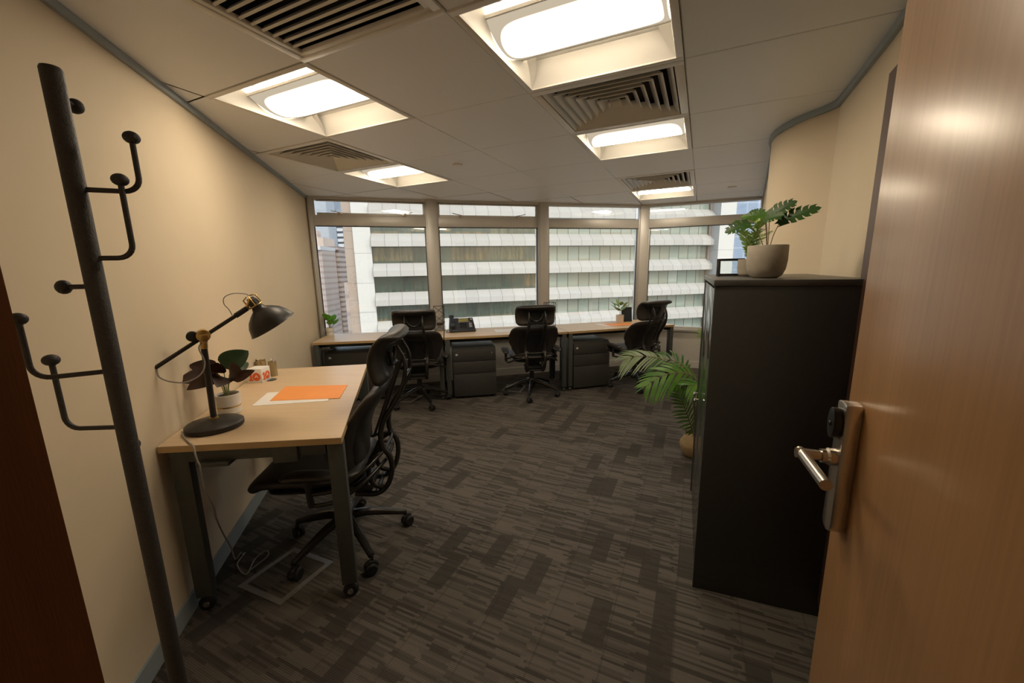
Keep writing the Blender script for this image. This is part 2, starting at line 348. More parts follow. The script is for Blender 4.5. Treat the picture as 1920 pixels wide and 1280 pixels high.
RW = [HG + DW * .06 + DNV * .03, Vector((1.355, 1.47, 0)), Vector((1.475, 1.69, 0)), Vector((1.80, 2.33, 0)), Vector((1.79, 2.41, 0)), Vector((1.765, 2.50, 0)), Vector((1.752, 2.60, 0)), Vector((1.757, 2.70, 0)),
      Vector((1.775, 2.80, 0)), Vector((1.805, 2.89, 0)), Vector((1.85, 2.98, 0)), Vector((1.93, 3.09, 0)), Vector((2.05, 3.27, 0)), Vector((3.33, 5.42, 0))]
wall('wall_right', [tuple(p) for p in RW], 0, H + .15, .12, side=-1)
wall('wall_back', [tuple(BL), tuple(JL - DW * .04)], 0, H + .15, .10, side=-1)
lt = MB(); cpt = (JL + HG) / 2 - DNV * .05
lt.bar(tuple(JL - DW * .04 - DNV * .05 + Vector((0, 0, 2.29))), tuple(HG + DW * .1 - DNV * .05 + Vector((0, 0, 2.29))), .1, .42); struct(lt.build('wall_lintel', 'wall_paint', smooth=0))
# corridor behind the viewer
cor = MB(); A = JL - DW * 1.6; B = HG + DW * 1.9
for p, q in ((JL - DW * 1.6 - DNV * .1, A - DNV * 1.5), (A - DNV * 1.5, B - DNV * 1.5), (B - DNV * 1.5, B + DNV * .1)):
    cor.bar(tuple(p + Vector((0, 0, 1.2))), tuple(q + Vector((0, 0, 1.2))), .08, 2.5)
cor.bar(tuple(HG + DW * .05 - DNV * .03 + Vector((0, 0, 1.2))), tuple(B + Vector((0, 0, 1.2))), .08, 2.5)
cor.bar(tuple(BL - DW * .6 - DNV * .1 + Vector((0, 0, 1.2))), tuple(BL + DW * .1 - DNV * .1 + Vector((0, 0, 1.2))), .08, 2.5)
struct(cor.build('wall_corridor', 'wall_paint', smooth=0))
# door lining on the left
jm = MB(); jm.bar(tuple(JL - DNV * .16 + DW * -.02 + Vector((0, 0, 1.05))), tuple(JL + DNV * .0 + DW * -.02 + Vector((0, 0, 1.05))), .04, 2.1)
jm.bar(tuple(JL - DNV * .0 - DW * .06 + Vector((0, 0, 1.05))), tuple(JL + DNV * .004 - DW * .06 + Vector((0, 0, 1.05))), .10, 2.1)
struct(jm.build('trim_1', 'frame_brown', smooth=0))
# low wall under the glazing, sill, head
wall('wall_window', [tuple(p) for p in MUL], 0, .545, .14, 'low_wall_paint', side=1)
wall('trim_2', [tuple(p - Vector((0, .05, 0))) for p in MUL], .545, .572, .17, 'bright_aluminium', side=1)
wall('trim_3', [tuple(p) for p in MUL], H - .03, H + .15, .14, 'aluminium', side=1)
# skirtings and shadow-gap strips
wall('baseboard_left', [tuple(BL + DW * .012), tuple(LW(WALLN + .012, 4.9))], 0, .085, .012, 'grey_trim', side=1)
wall('trim_4', [tuple(BL + DW * .02), tuple(LW(WALLN + .022, 5.3))], H - .03, H, .022, 'grey_trim', side=1)
wall('trim_5', [tuple(p + Vector((-.02, .0, 0))) for p in RW[1:]], H - .035, H, .02, 'grey_trim', side=-1)
wall('baseboard_window', [tuple(p - Vector((0, .012, 0))) for p in MUL], 0, .10, .012, 'vent_metal', side=1)

# ceiling: metal pan tiles on a grid, bevelled seams, holes where fixtures sit
GL = [-3.0, -2.3, -1.6, -.88, -.16, .56, 1.29, 2.01, 2.715, 3.48, 4.22, 5.02, 5.76, 6.5, 7.2]
NL = [-5.2, -4.45, -3.71, -2.98, -2.28, -1.55, -.84, -.125, .6, 1.33, 2.05, 2.8, 3.5]
FIX = {}   # (gi, ni) -> kind
FIX[(GL.index(1.29), NL.index(-.84))] = 'light'; FIX[(GL.index(2.01), NL.index(-.84))] = 'vent'; FIX[(GL.index(2.715), NL.index(-.84))] = 'light'
FIX[(GL.index(4.22), NL.index(-.84))] = 'vent'; FIX[(GL.index(5.02), NL.index(-.84))] = 'light'
FIX[(GL.index(1.29), NL.index(-2.28))] = 'light'; FIX[(GL.index(2.01), NL.index(-2.98))] = 'vent'; FIX[(GL.index(2.715), NL.index(-2.98))] = 'light'
FIX[(GL.index(.56), NL.index(-1.55))] = 'grille'
def clip(poly, p, q, keep):
    """keep side of line p->q; keep=+1 left"""
    d = q - p; f = lambda a: keep * (d.x * (a.y - p.y) - d.y * (a.x - p.x)); out = []
    for i in range(len(poly)):
        a, b = poly[i], poly[(i + 1) % len(poly)]; fa, fb = f(a), f(b)
        if fa >= 0: out.append(a)
        if fa * fb < 0: t = fa / (fa - fb); out.append(a + (b - a) * t)
    return out
ce = MB()
bounds = [(MUL[i] + Vector((0, .02, 0)), MUL[i + 1] + Vector((0, .02, 0)), -1) for i in range(4)] + [(LW(WALLN - .05, 0), LW(WALLN - .05, 5), -1)]
for a in range(len(GL) - 1):
    for b in range(len(NL) - 1):
        if (a, b) in FIX: continue
        g0, g1, n0, n1 = GL[a], GL[a + 1], NL[b], NL[b + 1]; e = .005
        outer = [GP(g0, n0), GP(g1, n0), GP(g1, n1), GP(g0, n1)]; inner = [GP(g0 + e, n0 + e), GP(g1 - e, n0 + e), GP(g1 - e, n1 - e), GP(g0 + e, n1 - e)]
        co, ci = outer, inner
        for p, q, k in bounds:
            if (p - q).length and co: co = clip(co, p, q, k)
            if ci: ci = clip(ci, p, q, k)
        if len(ci) < 3: continue
        if len(co) == 4 and len(ci) == 4:
            vs = [(v.x, v.y, H + .006) for v in co] + [(v.x, v.y, H) for v in ci]
            ce.add(vs, [(4, 5, 6, 7)] + [(i, (i + 1) % 4, 4 + (i + 1) % 4, 4 + i) for i in range(4)])
        else: ce.add([(v.x, v.y, H) for v in ci], [tuple(range(len(ci)))])
struct(ce.build('ceiling', 'ceiling_panel', smooth=0))
rf = MB().prism([(-4.5, -2.5), (4.5, -2.5), (5.2, 5.0), (3.45, 5.42), (1.95, 6.02), (.46, 5.68), (-.99, 5.3), (-2.5, 4.85), (-4.5, 3.5)], H + .22, H + .3); struct(rf.build('ceiling_slab', 'dark_void', smooth=0))

def frame_mb(g2, n2, wdt, z0, z1, mb=None):
    mb = mb or MB()
    for s in (-1, 1):
        mb.box((0, s * (g2 - wdt / 2), (z0 + z1) / 2), (2 * n2, wdt, z1 - z0)); mb.box((s * (n2 - wdt / 2), 0, (z0 + z1) / 2), (wdt, 2 * g2 - 2 * wdt, z1 - z0))
    return mb
def cell_geo(a, b):
    g0, g1, n0, n1 = GL[a], GL[a + 1], NL[b], NL[b + 1]; c = GP((g0 + g1) / 2, (n0 + n1) / 2, H); return c, (g1 - g0) / 2, (n1 - n0) / 2
def make_light(a, b, label):
    c, hg, hn = cell_geo(a, b); t = thing('ceiling_light', label, 'ceiling light', c, -GA, 'square recessed troffer lights'); hg -= .002; hn -= .002
    frame_mb(hg, hn, .028, -.004, .012).build('frame', 'vent_metal', t, .001)
    ig, inn = hg - .026, hn - .026
    # reflector tray: four sloping sides up to a flat top
    mb = MB(); d = .11; k = .07
    vs = [(-inn, -ig, 0), (inn, -ig, 0), (inn, ig, 0), (-inn, ig, 0), (-inn + .025, -ig + k, d * .8), (inn - .025, -ig + k, d * .8), (inn - .025, ig - k, d * .8), (-inn + .025, ig - k, d * .8),
          (-inn + .03, -.1, d), (inn - .03, -.1, d), (inn - .03, .1, d), (-inn + .03, .1, d)]
    mb.add(vs, [(0, 1, 5, 4), (1, 2, 6, 5), (2, 3, 7, 6), (3, 0, 4, 7), (4, 5, 9, 8), (6, 7, 11, 10), (8, 9, 10, 11), (5, 6, 10, 9), (7, 4, 8, 11)])
    mb.build('reflector', 'reflector', t, smooth=0)
    # curved end gussets
    for s in (-1, 1):
        for sy in (-1, 1):
            gm = MB()
            arc = [(s * (inn - .002), sy * (ig - .004), .0), (s * (inn - .045), sy * (ig - .06), .045), (s * (inn - .07), sy * (ig - .12), .085), (s * (inn - .085), sy * .15, .1)]
            top = [(s * inn, sy * (ig - .004), .001), (s * inn, sy * (ig - .06), .0455), (s * inn, sy * (ig - .12), .0855), (s * inn, sy * .15, .1)]
            gm.add(arc + top, [(0, 1, 5, 4), (1, 2, 6, 5), (2, 3, 7, 6)]); gm.build('gusset', 'reflector', t, smooth=60)
    # curved lens
    mb = MB(); n = 14; W = .165; vs = []
    for i in range(n + 1):
        y = -W + 2 * W * i / n; z = .062 - .048 * math.cos(y / W * PI / 2)
        for x in (-inn + .012, -inn * .33, inn * .33, inn - .012): vs.append((x, y, z))
    fs = [(i * 4 + j, i * 4 + j + 1, i * 4 + j + 5, i * 4 + j + 4) for i in range(n) for j in range(3)]
    mb.add(vs, fs); l = mb.build('lens', 'lamp_diffuser', t, smooth=60)
    for s in (-1, 1): MB().box((0, s * (W + .004), .064), (2 * inn - .02, .008, .012)).build('lens_rim', 'reflector', t)
    return t
LL = {(1.29, -.84): 'nearest and largest glowing square ceiling light, above the room centre', (2.715, -.84): 'glowing ceiling light between the two open square vents of the right row',
      (5.02, -.84): 'farthest small glowing ceiling light beside the far vent near the window', (1.29, -2.28): 'large glowing ceiling light nearest the left wall and slatted grille',
      (2.715, -2.98): 'small glowing ceiling light beyond the left vent, near the left window corner'}
VV = {(2.01, -.84): 'large square louvred ceiling vent between the two nearest lights of the right row', (4.22, -.84): 'small far square louvred ceiling vent beside the farthest light',
      (2.01, -2.98): 'square louvred ceiling vent close to the left wall'}
def make_vent(a, b, label):
    c, hg, hn = cell_geo(a, b); t = thing('ceiling_vent', label, 'ceiling vent', c, -GA, 'square louvred ceiling vents'); hg -= .002; hn -= .002
    frame_mb(hg, hn, .04, -.004, .012).build('frame', 'vent_metal', t, .001)
    MB().box((0, 0, .1), (2 * hn - .02, 2 * hg - .02, .01)).build('duct', 'dark_void', t, smooth=0)
    N = 7
    for k in range(N):
        q = 1 - (k + .25) / N; ag, an = (hg - .035) * q, (hn - .035) * q
        bg_, bn = ag - .033, an - .033 
        if k == N - 1: bg_, bn = ag * .45, an * .45
        mb = MB(); zo, zi = -.002 , .034
        # cone ring flaring outward: low outer edge, high inner edge
        vs = [(-an, -ag, zo), (an, -ag, zo), (an, ag, zo), (-an, ag, zo), (-bn, -bg_, zi), (bn, -bg_, zi), (bn, bg_, zi), (-bn, bg_, zi)]
        vs += [(x, y, z + .004) for x, y, z in vs]
        fs = []
        for i in range(4):
            j = (i + 1) % 4; fs += [(i, j, 4 + j, 4 + i), (8 + i, 12 + i, 12 + j, 8 + j), (i, 8 + i, 8 + j, j), (4 + i, 4 + j, 12 + j, 12 + i)]
        if k == N - 1: fs.append((4, 5, 6, 7))
        mb.add(vs, fs); mb.build('louvre', 'vent_metal', t, smooth=0)
    return t
for (a, b), kd in FIX.items():
    key = (GL[a], NL[b])
    if kd == 'light': make_light(a, b, LL[key])
    elif kd == 'vent': make_vent(a, b, VV[key])
    else:
        c, hg, hn = cell_geo(a, b); t = thing('return_air_grille', 'long cream slatted return air grille with dark gaps, at the top edge of view', 'ceiling grille', c, -GA); hg -= .002; hn -= .002
        frame_mb(hg, hn, .03, -.008, .012).build('frame', 'vent_metal', t, .001); frame_mb(hg - .03, hn - .03, .02, -.004, .012).build('inner_frame', 'vent_metal', t, .001)
        MB().box((0, 0, .12), (2 * hn - .02, 2 * hg - .02, .01)).build('duct', 'dark_void', t, smooth=0)
        nS = 15
        for k in range(nS):
            y = -hg + .06 + (2 * hg - .12) * (k + .5) / nS
            T = Matrix.Translation((0, y, .012)) @ Matrix.Rotation(math.radians(-38), 4, 'X')
            MB().box((0, 0, 0), (2 * hn - .1, .009, .026), T).build('slat', 'vent_metal', t, smooth=0)
for (x, y), lb in (((-.43, 3.53), 'small round white ceiling disc between the two rows of lights'), ((2.53, 4.72), 'small round white ceiling disc near the right end of the window')):
    mb = MB().lathe([(0, -.012), (.038, -.012), (.044, -.008), (.045, 0), (.045, .002)], 24, Matrix.Translation((x, y, H)))
    tag(mb.build('ceiling_disc', 'vent_metal'), lb, 'sprinkler cover', 'round ceiling discs')

# ------------------------------------------------------------------ windows
TR0, TR1 = 2.035, 2.155
for i in range(4):
    p, q = MUL[i], MUL[i + 1]; d = (q - p).normalized(); nrm = Vector((-d.y, d.x, 0)); L = (q - p).length
    o = empty('window_%d' % (i + 1), (p.x, p.y, 0), math.atan2(d.y, d.x)); struct(o)
    y = .06; fr = MB()
    x0, x1 = (.02 if i == 0 else .06), (L - .06 if i < 3 else L - .02)
    fr.box((L / 2, y, (TR0 + TR1) / 2), (x1 - x0 + .02, .075, TR1 - TR0)); fr.box((L / 2, y, .585), (x1 - x0 + .02, .06, .04))
    fr.box((L / 2, y + .01, H - .02), (x1 - x0 + .02, .05, .03))
    for xx in (x0 + .012, x1 - .012): fr.box((xx, y, (.57 + TR0) / 2), (.024, .05, TR0 - .57))
    fr.build('window_frame', 'aluminium', o, .002)
    ga = MB()
    ga.box((L / 2, y - .024, TR0 - .007), (x1 - x0 - .03, .012, .010))
    for xx in (x0 + .028, x1 - .028): ga.box((xx, y - .024, (.6 + TR0) / 2), (.009, .012, TR0 - .62))
    ga.build('gasket', 'gasket', o)
    MB().box((L / 2, y + .005, (.605 + TR0) / 2), (x1 - x0 - .04, .006, TR0 - .61)).build('lower_pane', 'window_glass', o, smooth=0)
    if i < 2:
        sa = MB(); z0, z1 = TR1, H - .035
        for xx in (x0 + .022, x1 - .022): sa.box((xx, y - .02, (z0 + z1) / 2), (.044, .03, z1 - z0))
        sa.box((L / 2, y - .02, z0 + .014), (x1 - x0 - .09, .03, .028)); sa.box((L / 2, y - .02, z1 - .006), (x1 - x0 - .09, .03, .012))
        sa.build('sash', 'aluminium', o, .002)
        for xx, s in ((L * .24, -1), (L * .76, 1)):
            h = MB(); h.box((xx, y - .045, z0 + .016), (.045, .02, .03)); h.bar((xx, y - .065, z0 + .026), (xx + s * .1, y - .07, z0 + .046), .012, .009)
            h.lathe([(.012, 0), (.012, .03)], 12, Matrix.Translation((xx, y - .04, z0 + .02)) @ Matrix.Rotation(PI / 2, 4, 'X'))
            h.build('window_handle', 'steel', o, .002)
    MB().box((L / 2, y + .005, (TR1 + H - .035) / 2), (x1 - x0 - .05, .006, H - .035 - TR1)).build('upper_pane', 'window_glass', o, smooth=0)
for i, p in enumerate(MUL):
    a = MUL[max(i - 1, 0)]; b = MUL[min(i + 1, 4)]; d = (b - a).normalized(); ang = math.atan2(d.y, d.x)
    T = Matrix.Translation((p.x, p.y, (.545 + H) / 2)) @ Matrix.Rotation(ang, 4, 'Z')
    mb = MB(); wdt = .12 if 0 < i < 4 else .02
    mb.box(((.012 if i == 0 else (-.01 if i == 4 else 0)), .035, 0), (wdt, .14, H - .545), T)
    mb.box(((.012 if i == 0 else (-.01 if i == 4 else 0)) , .035, 0), (wdt + .03, .09, H - .545), T)
    struct(mb.build('trim_%d' % (6 + i), 'aluminium', None, .004))

# ------------------------------------------------------------------ entrance door
TH = math.radians(20.4); DD = Vector((math.sin(TH), math.cos(TH), 0)); DNL = Vector((-DD.y, DD.x, 0))   # leaf direction, normal to the room
E0 = Vector((.6985, .7835, 0)); LEAF = .86
# door empty at the hinge, local +x along the leaf, +y = room side
hp = E0 - DD * LEAF; door = empty('door_1', (hp.x, hp.y, 0), math.atan2(DD.y, DD.x)); struct(door)
MB().box((LEAF / 2, -.022, 1.06), (LEAF, .044, 2.1)).build('door_leaf', 'door_wood', door, .002)
hx = LEAF - .047
hd = thing('x', None, None) if False else None
zc = 1.10; z0, z1 = .945, 1.228; wpl = .042
prof = []
for k in range(13): a = PI * k / 12; prof.append((hx + wpl / 2 * math.cos(a), z1 - wpl / 2 * .35 + wpl / 2 * .35 * math.sin(a)))
for k in range(13): a = PI + PI * k / 12; prof.append((hx + wpl / 2 * math.cos(a), z0 + wpl / 2 + wpl / 2 * math.sin(a)))
Tm = Matrix(((1, 0, 0, 0), (0, 0, 1, 0), (0, 1, 0, 0), (0, 0, 0, 1)))
pl = MB().prism([(a, b) for a, b in prof], 0.0, .028, Tm).build('handle_plate', 'steel', door, .003)
rd = MB(); pr = []
for k in range(20): a = 2 * PI * k / 20; pr.append((hx + .017 * math.cos(a), 1.182 + .032 * math.sin(a)))
rd.prism(pr, .027, .043, Tm); rd.lathe([(.0, 0), (.006, 0), (.005, .003)], 10, Matrix.Translation((hx, .043, 1.18)) @ Matrix.Rotation(-PI / 2, 4, 'X'))
rd.build('card_reader', 'chair_plastic', door, .004)
cyl = lambda r, l: [(r, 0), (r, l)]
lv = MB(); zl = 1.108
lv.lathe([(.0, 0), (.0175, 0), (.018, .012), (.0145, .016), (.0145, .024), (0, .024)], 24, Matrix.Translation((hx, .028, zl)) @ Matrix.Rotation(-PI / 2, 4, 'X'))
lv.build('handle_rose', 'steel', door, smooth=40)
r = .0105
lv = MB(); lv.tube([(hx, .04, zl), (hx, .085 + r, zl + .0)], r, 20)
lv.tube([(hx + r, .085, zl), (hx - .062, .085, zl), (hx - .132, .085, zl)], r, 20)
lv.build('lever', 'steel', door, smooth=40)
# dark edge of a frame on the right wall
wdir = (RW[2] - RW[1]).normalized(); pos = Vector((1.33, 1.49, 0)) + wdir * -.012
tv = MB(); T = Matrix.Translation((pos.x, pos.y, 1.1)) @ Matrix.Rotation(math.atan2(wdir.y, wdir.x), 4, 'Z')
tv.box((-.3, .012, 0), (.6, .02, 2.06), T); struct(tv.build('trim_11', 'dark_wood', None, .003))

# ------------------------------------------------------------------ tall cabinet
ca = math.radians(90 - 23.5)     # local +x runs away from the viewer along the door front
cz = 1.437; CD = .9; CWd = .62
cab = thing('tambour_cabinet', 'tall charcoal storage cabinet at right, with potted plants on its top', 'cabinet', (.832, 1.624, 0), ca)
# local x: 0..CD along front ; local y: negative = depth away from room (right)
s_dir = Vector((1.289 - .832, 1.454 - 1.624, 0)).normalized()
ld = Matrix.Rotation(-ca, 4, 'Z') @ s_dir     # side direction in local space
def cb(x0, x1, y0, y1, z0, z1): return MB().prism([(x0 + ld.x * y0, ld.y * y0), (x1 + ld.x * y0, ld.y * y0), (x1 + ld.x * y1, ld.y * y1), (x0 + ld.x * y1, ld.y * y1)], z0, z1)
cb(.004, CD, .03, .515, .05, cz - .026).build('body', 'cabinet_grey', cab, .002)
cb(0, .018, 0, .52, .0, cz - .026).build('side_panel', 'cabinet_grey', cab, .0015)
cb(CD - .018, CD + .002, 0, .52, .0, cz - .026).build('side_panel', 'cabinet_grey', cab, .0015)
cb(-.003, CD + .004, -.004, .524, cz - .025, cz).build('top', 'cabinet_edge', cab, .002)
cb(.02, CD - .02, .02, .4, .0, .05).build('plinth', 'cabinet_grey', cab, .001)
for k in range(2):
    x0 = .03 + k * (CD - .05) / 2; dr = cb(x0, x0 + (CD - .06) / 2 , -.002 + .006, .03, .06, cz - .04).build('cabinet_door', 'cabinet_gloss', cab, .002)
    xx = x0 + (.36 if k == 0 else .05); MB().tube([(xx, .012, .80), (xx, .03, .80)], .006, 10).tube([(xx - .035, .03, .80), (xx + .01, .03, .80)], .005, 8).build('cabinet_handle', 'chrome', dr)

# ------------------------------------------------------------------ desks
def desk_frame_parts(t, L, D, zt, casters=True, legs_local=None):
    """legs and beams of a bench desk; local x along the front, y to the back"""
    for sx in (0, 1):
        x = .035 if sx == 0 else L - .035
        for sy in (0, 1):
            y = .035 if sy == 0 else D - .035
            MB().box((x, y, (.06 + zt - .03) / 2), (.05, .06, zt - .03 - .06)).build('leg', 'desk_frame', t, .002)
            cs = MB(); cs.lathe([(.0, -.012), (.026, -.012), (.028, -.006), (.028, .006), (.026, .012), (0, .012)], 20, Matrix.Translation((x, y - .0, .029)) @ Matrix.Rotation(PI / 2, 4, 'X'))
            cs.box((x, y, .055), (.02, .03, .02)); c = cs.build('caster', 'rubber', t)
            MB().lathe([(0, -.0145), (.012, -.0145), (.012, .0145), (0, .0145)], 16, Matrix.Translation((x, y, .029)) @ Matrix.Rotation(PI / 2, 4, 'X')).build('hub', 'chrome', c)
        MB().box((x, D / 2, zt - .055), (.045, D - .13, .05)).build('top_rail', 'desk_frame', t, .002)
    MB().box((L / 2, .10, zt - .05), (L - .12, .04, .04)).build('beam', 'black_metal', t, .002)
def tabletop(t, poly, zt, th=.026, name='desktop'):
    a = MB().prism(poly, zt - .003, zt).build(name, 'desk_maple', t, 0, smooth=0); b = MB().prism([(x, y) for x, y in poly], zt - th, zt - .003).build('edge_band', 'desk_edge', a, 0, smooth=0)
    return a
ZW = .74
desks = []
for (p, q, lb) in (((-2.17, 4.215), (-.775, 4.40), 'maple topped desk at the left end of the window row'), ((-.765, 4.40), (.665, 4.645), 'maple topped desk in the middle of the window row, phone on it'),
                   ((.675, 4.65), (2.11, 5.06), 'maple topped desk at the right end of the window row')):
    p, q = Vector((*p, 0)), Vector((*q, 0)); L = (q - p).length; d = (q - p).normalized()
    t = thing('bench_desk', lb, 'desk', p, math.atan2(d.y, d.x), 'desks along the window'); desks.append((t, p, d, L))
    Dp = .60 if lb.endswith('row') and 'left' in lb else .62
    mt0 = (0, .013, .03)[len(desks) - 1]; mt1 = (.013, .03, 0)[len(desks) - 1]; tabletop(t, [(0, 0), (L, 0), (L - mt1, Dp), (mt0, Dp)], ZW); desk_frame_parts(t, L, Dp, ZW)
def WP(i, x, y, z=ZW):
    t, p, d, L = desks[i]; v = p + d * x + Vector((-d.y, d.x, 0)) * y; return Vector((v.x, v.y, z))
# near desk (top corners measured, slightly skewed)
ZN = .81
nd = thing('work_desk', 'maple topped desk on casters against the left wall, with black lamp on it', 'desk', (0, 0, 0))
c1, c2, c3, c4 = LW(-1.006, 1.835), LW(-1.006, 3.15), LW(-.292, 3.075), LW(-.290, 1.702)
tabletop(nd, [(c4.x, c4.y), (c3.x, c3.y), (c2.x, c2.y), (c1.x, c1.y)], ZN, .028)
for (n, t_) in ((-.945, 1.872), (-.325, 1.765), (-.945, 3.09), (-.325, 3.03)):
    b = LW(n, t_); T = Matrix.Translation((b.x, b.y, 0)) @ Matrix.Rotation(math.atan2(WD.y, WD.x) - PI / 2, 4, 'Z')
    MB().box((0, 0, (.075 + ZN - .03) / 2), (.065, .05, ZN - .03 - .075), T).build('leg', 'desk_frame', nd, .003)
    cs = MB(); Tc = T @ Matrix.Translation((.0, -.004, .034)) @ Matrix.Rotation(PI / 2, 4, 'X')
    cs.lathe([(0, -.016), (.028, -.016), (.034, -.008), (.034, .008), (.028, .016), (0, .016)], 24, Tc); cs.box((0, 0, .068), (.022, .03, .016), T)
    c = cs.build('caster', 'rubber', nd, .0); MB().lathe([(0, -.019), (.013, -.019), (.015, -.015), (.015, .015), (.013, .019), (0, .019)], 20, Tc).build('hub', 'chrome', c)
def nbar(name, a, b, wd_, h, z, mat='desk_frame'):
    p, q = LW(*a, z), LW(*b, z); return MB().bar(tuple(p), tuple(q), wd_, h).build(name, mat, nd, .002)
nbar('end_rail', (-.91, 1.866), (-.36, 1.771), .05, .055, ZN - .0575); nbar('end_rail', (-.91, 3.09), (-.36, 3.03), .05, .05, ZN - .055)
nbar('side_rail', (-.86, 1.9), (-.86, 3.05), .04, .045, ZN - .055); nbar('side_rail', (-.42, 1.82), (-.42, 3.0), .04, .045, ZN - .055)
nbar('bracket', (-.86, 1.84), (-.74, 1.82), .07, .02, ZN - .09); nbar('bracket', (-.57, 1.793), (-.47, 1.776), .06, .075, ZN - .066)
gp = WP; gr = LW(-.865, 2.82, ZN); MB().lathe([(0, 0), (.032, 0), (.034, .002), (.028, .004), (0, .004)], 24, Matrix.Translation(gr)).build('cable_port', 'desk_frame', nd)

# pedestals under the window desks
def pedestal(loc, ang, W, D, Hh, lb):
    t = thing('drawer_pedestal', lb, 'drawer cabinet', loc, ang, 'pedestals under the window desks')
    MB().box((W / 2, D / 2 + .01, Hh / 2 + .012), (W, D - .02, Hh - .024)).build('body', 'cabinet_grey', t, .003)
    hs = [(.03, .30), (.306, .445), (.451, Hh - .02)] if W < .6 else [(.03, Hh - .02)]
    for k, (a, b) in enumerate(hs):
        f = MB().box((W / 2, -.004, (a + b) / 2), (W - .006, .02, b - a)).build('drawer', 'cabinet_grey', t, .002)
        if k == len(hs) - 1:
            MB().box((.045, -.016, b - .05), (.026, .004, .022)).build('label_plate', 'silver_plastic', f)
            mk = MB().lathe([(0, 0), (.008, 0), (.008, .01), (0, .01)], 14, Matrix.Translation((W - .05, -.014, b - .04)) @ Matrix.Rotation(PI / 2, 4, 'X')); mk.box((W - .05, -.026, b - .06), (.004, .003, .05)); mk.build('key', 'chrome', f)
    for x in (.05, W - .05):
        for y in (.05, D - .06): MB().lathe([(0, 0), (.015, 0), (.015, .014), (0, .014)], 12, Matrix.Translation((x, y, 0))).build('foot', 'rubber', t)
    return t
for i, x0, W, y0, lb in ((0, .075, .62, .17, 'wide charcoal drawer unit under the left window desk'), (1, .085, .50, .02, 'charcoal three drawer unit left of the middle window chair'), (2, .075, .49, .02, 'charcoal three drawer unit right of the middle window chair')):
    p = WP(i, x0, y0, 0); d = desks[i][2]; pedestal(p, math.atan2(d.y, d.x), W, .42, .60 if i else .60, lb)

# ------------------------------------------------------------------ office chair
def pad(path, widths, th, wrap, N=28, rounded=.045, pw=3.2, wdir=None):
    """closed cushion along a path of (y,z); widths per station; wrap bends the sides along the normal"""
    P = spline([(0, a, b) for a, b in path], 5); n = len(P)
    W = []; m = len(widths)
    for i in range(n):
        u = i / (n - 1) * (m - 1); k = min(int(u), m - 2); f = u - k; f = f * f * (3 - 2 * f); W.append(widths[k] * (1 - f) + widths[k + 1] * f)
    L = [0]
    for i in range(1, n): L.append(L[-1] + (P[i] - P[i - 1]).length)
    tot = L[-1]; mb = MB(); vs = []; wmax = max(W)
    st = []
    for i in range(n): st.append((P[i], W[i], L[i]))
    for i, (p, wd_, l) in enumerate(st):
        d = (P[min(i + 1, n - 1)] - P[max(i - 1, 0)]).normalized(); nr = Vector((0, -d.z, d.y))
        e = min(l, tot - l); k = 1. if e >= rounded else math.sqrt(max(0, 1 - (1 - e / rounded) ** 2)); k = max(k, .12)
        ws = wd_ / 2 - rounded * (1 - k) * .9; ts = th / 2 * (.35 + .65 * k) if k > .13 else th / 2 * .2
        for q in range(N):
            a = 2 * PI * q / N; ca_, sa_ = math.cos(a), math.sin(a)
            x = ws * math.copysign(abs(ca_) ** (2 / pw), ca_); s = ts * math.copysign(abs(sa_) ** (2 / 2.6), sa_)
            vs.append(p + Vector((x, 0, 0)) + nr * s + (Vector(wdir) if wdir else nr) * wrap * abs(2 * x / (wmax + 1e-6)) ** 2.2)
    fs = [(i * N + k, i * N + (k + 1) % N, (i + 1) * N + (k + 1) % N, (i + 1) * N + k) for i in range(n - 1) for k in range(N)]
    fs += [tuple(range(N - 1, -1, -1)), tuple((n - 1) * N + k for k in range(N))]
    mb.add(vs, fs); return mb
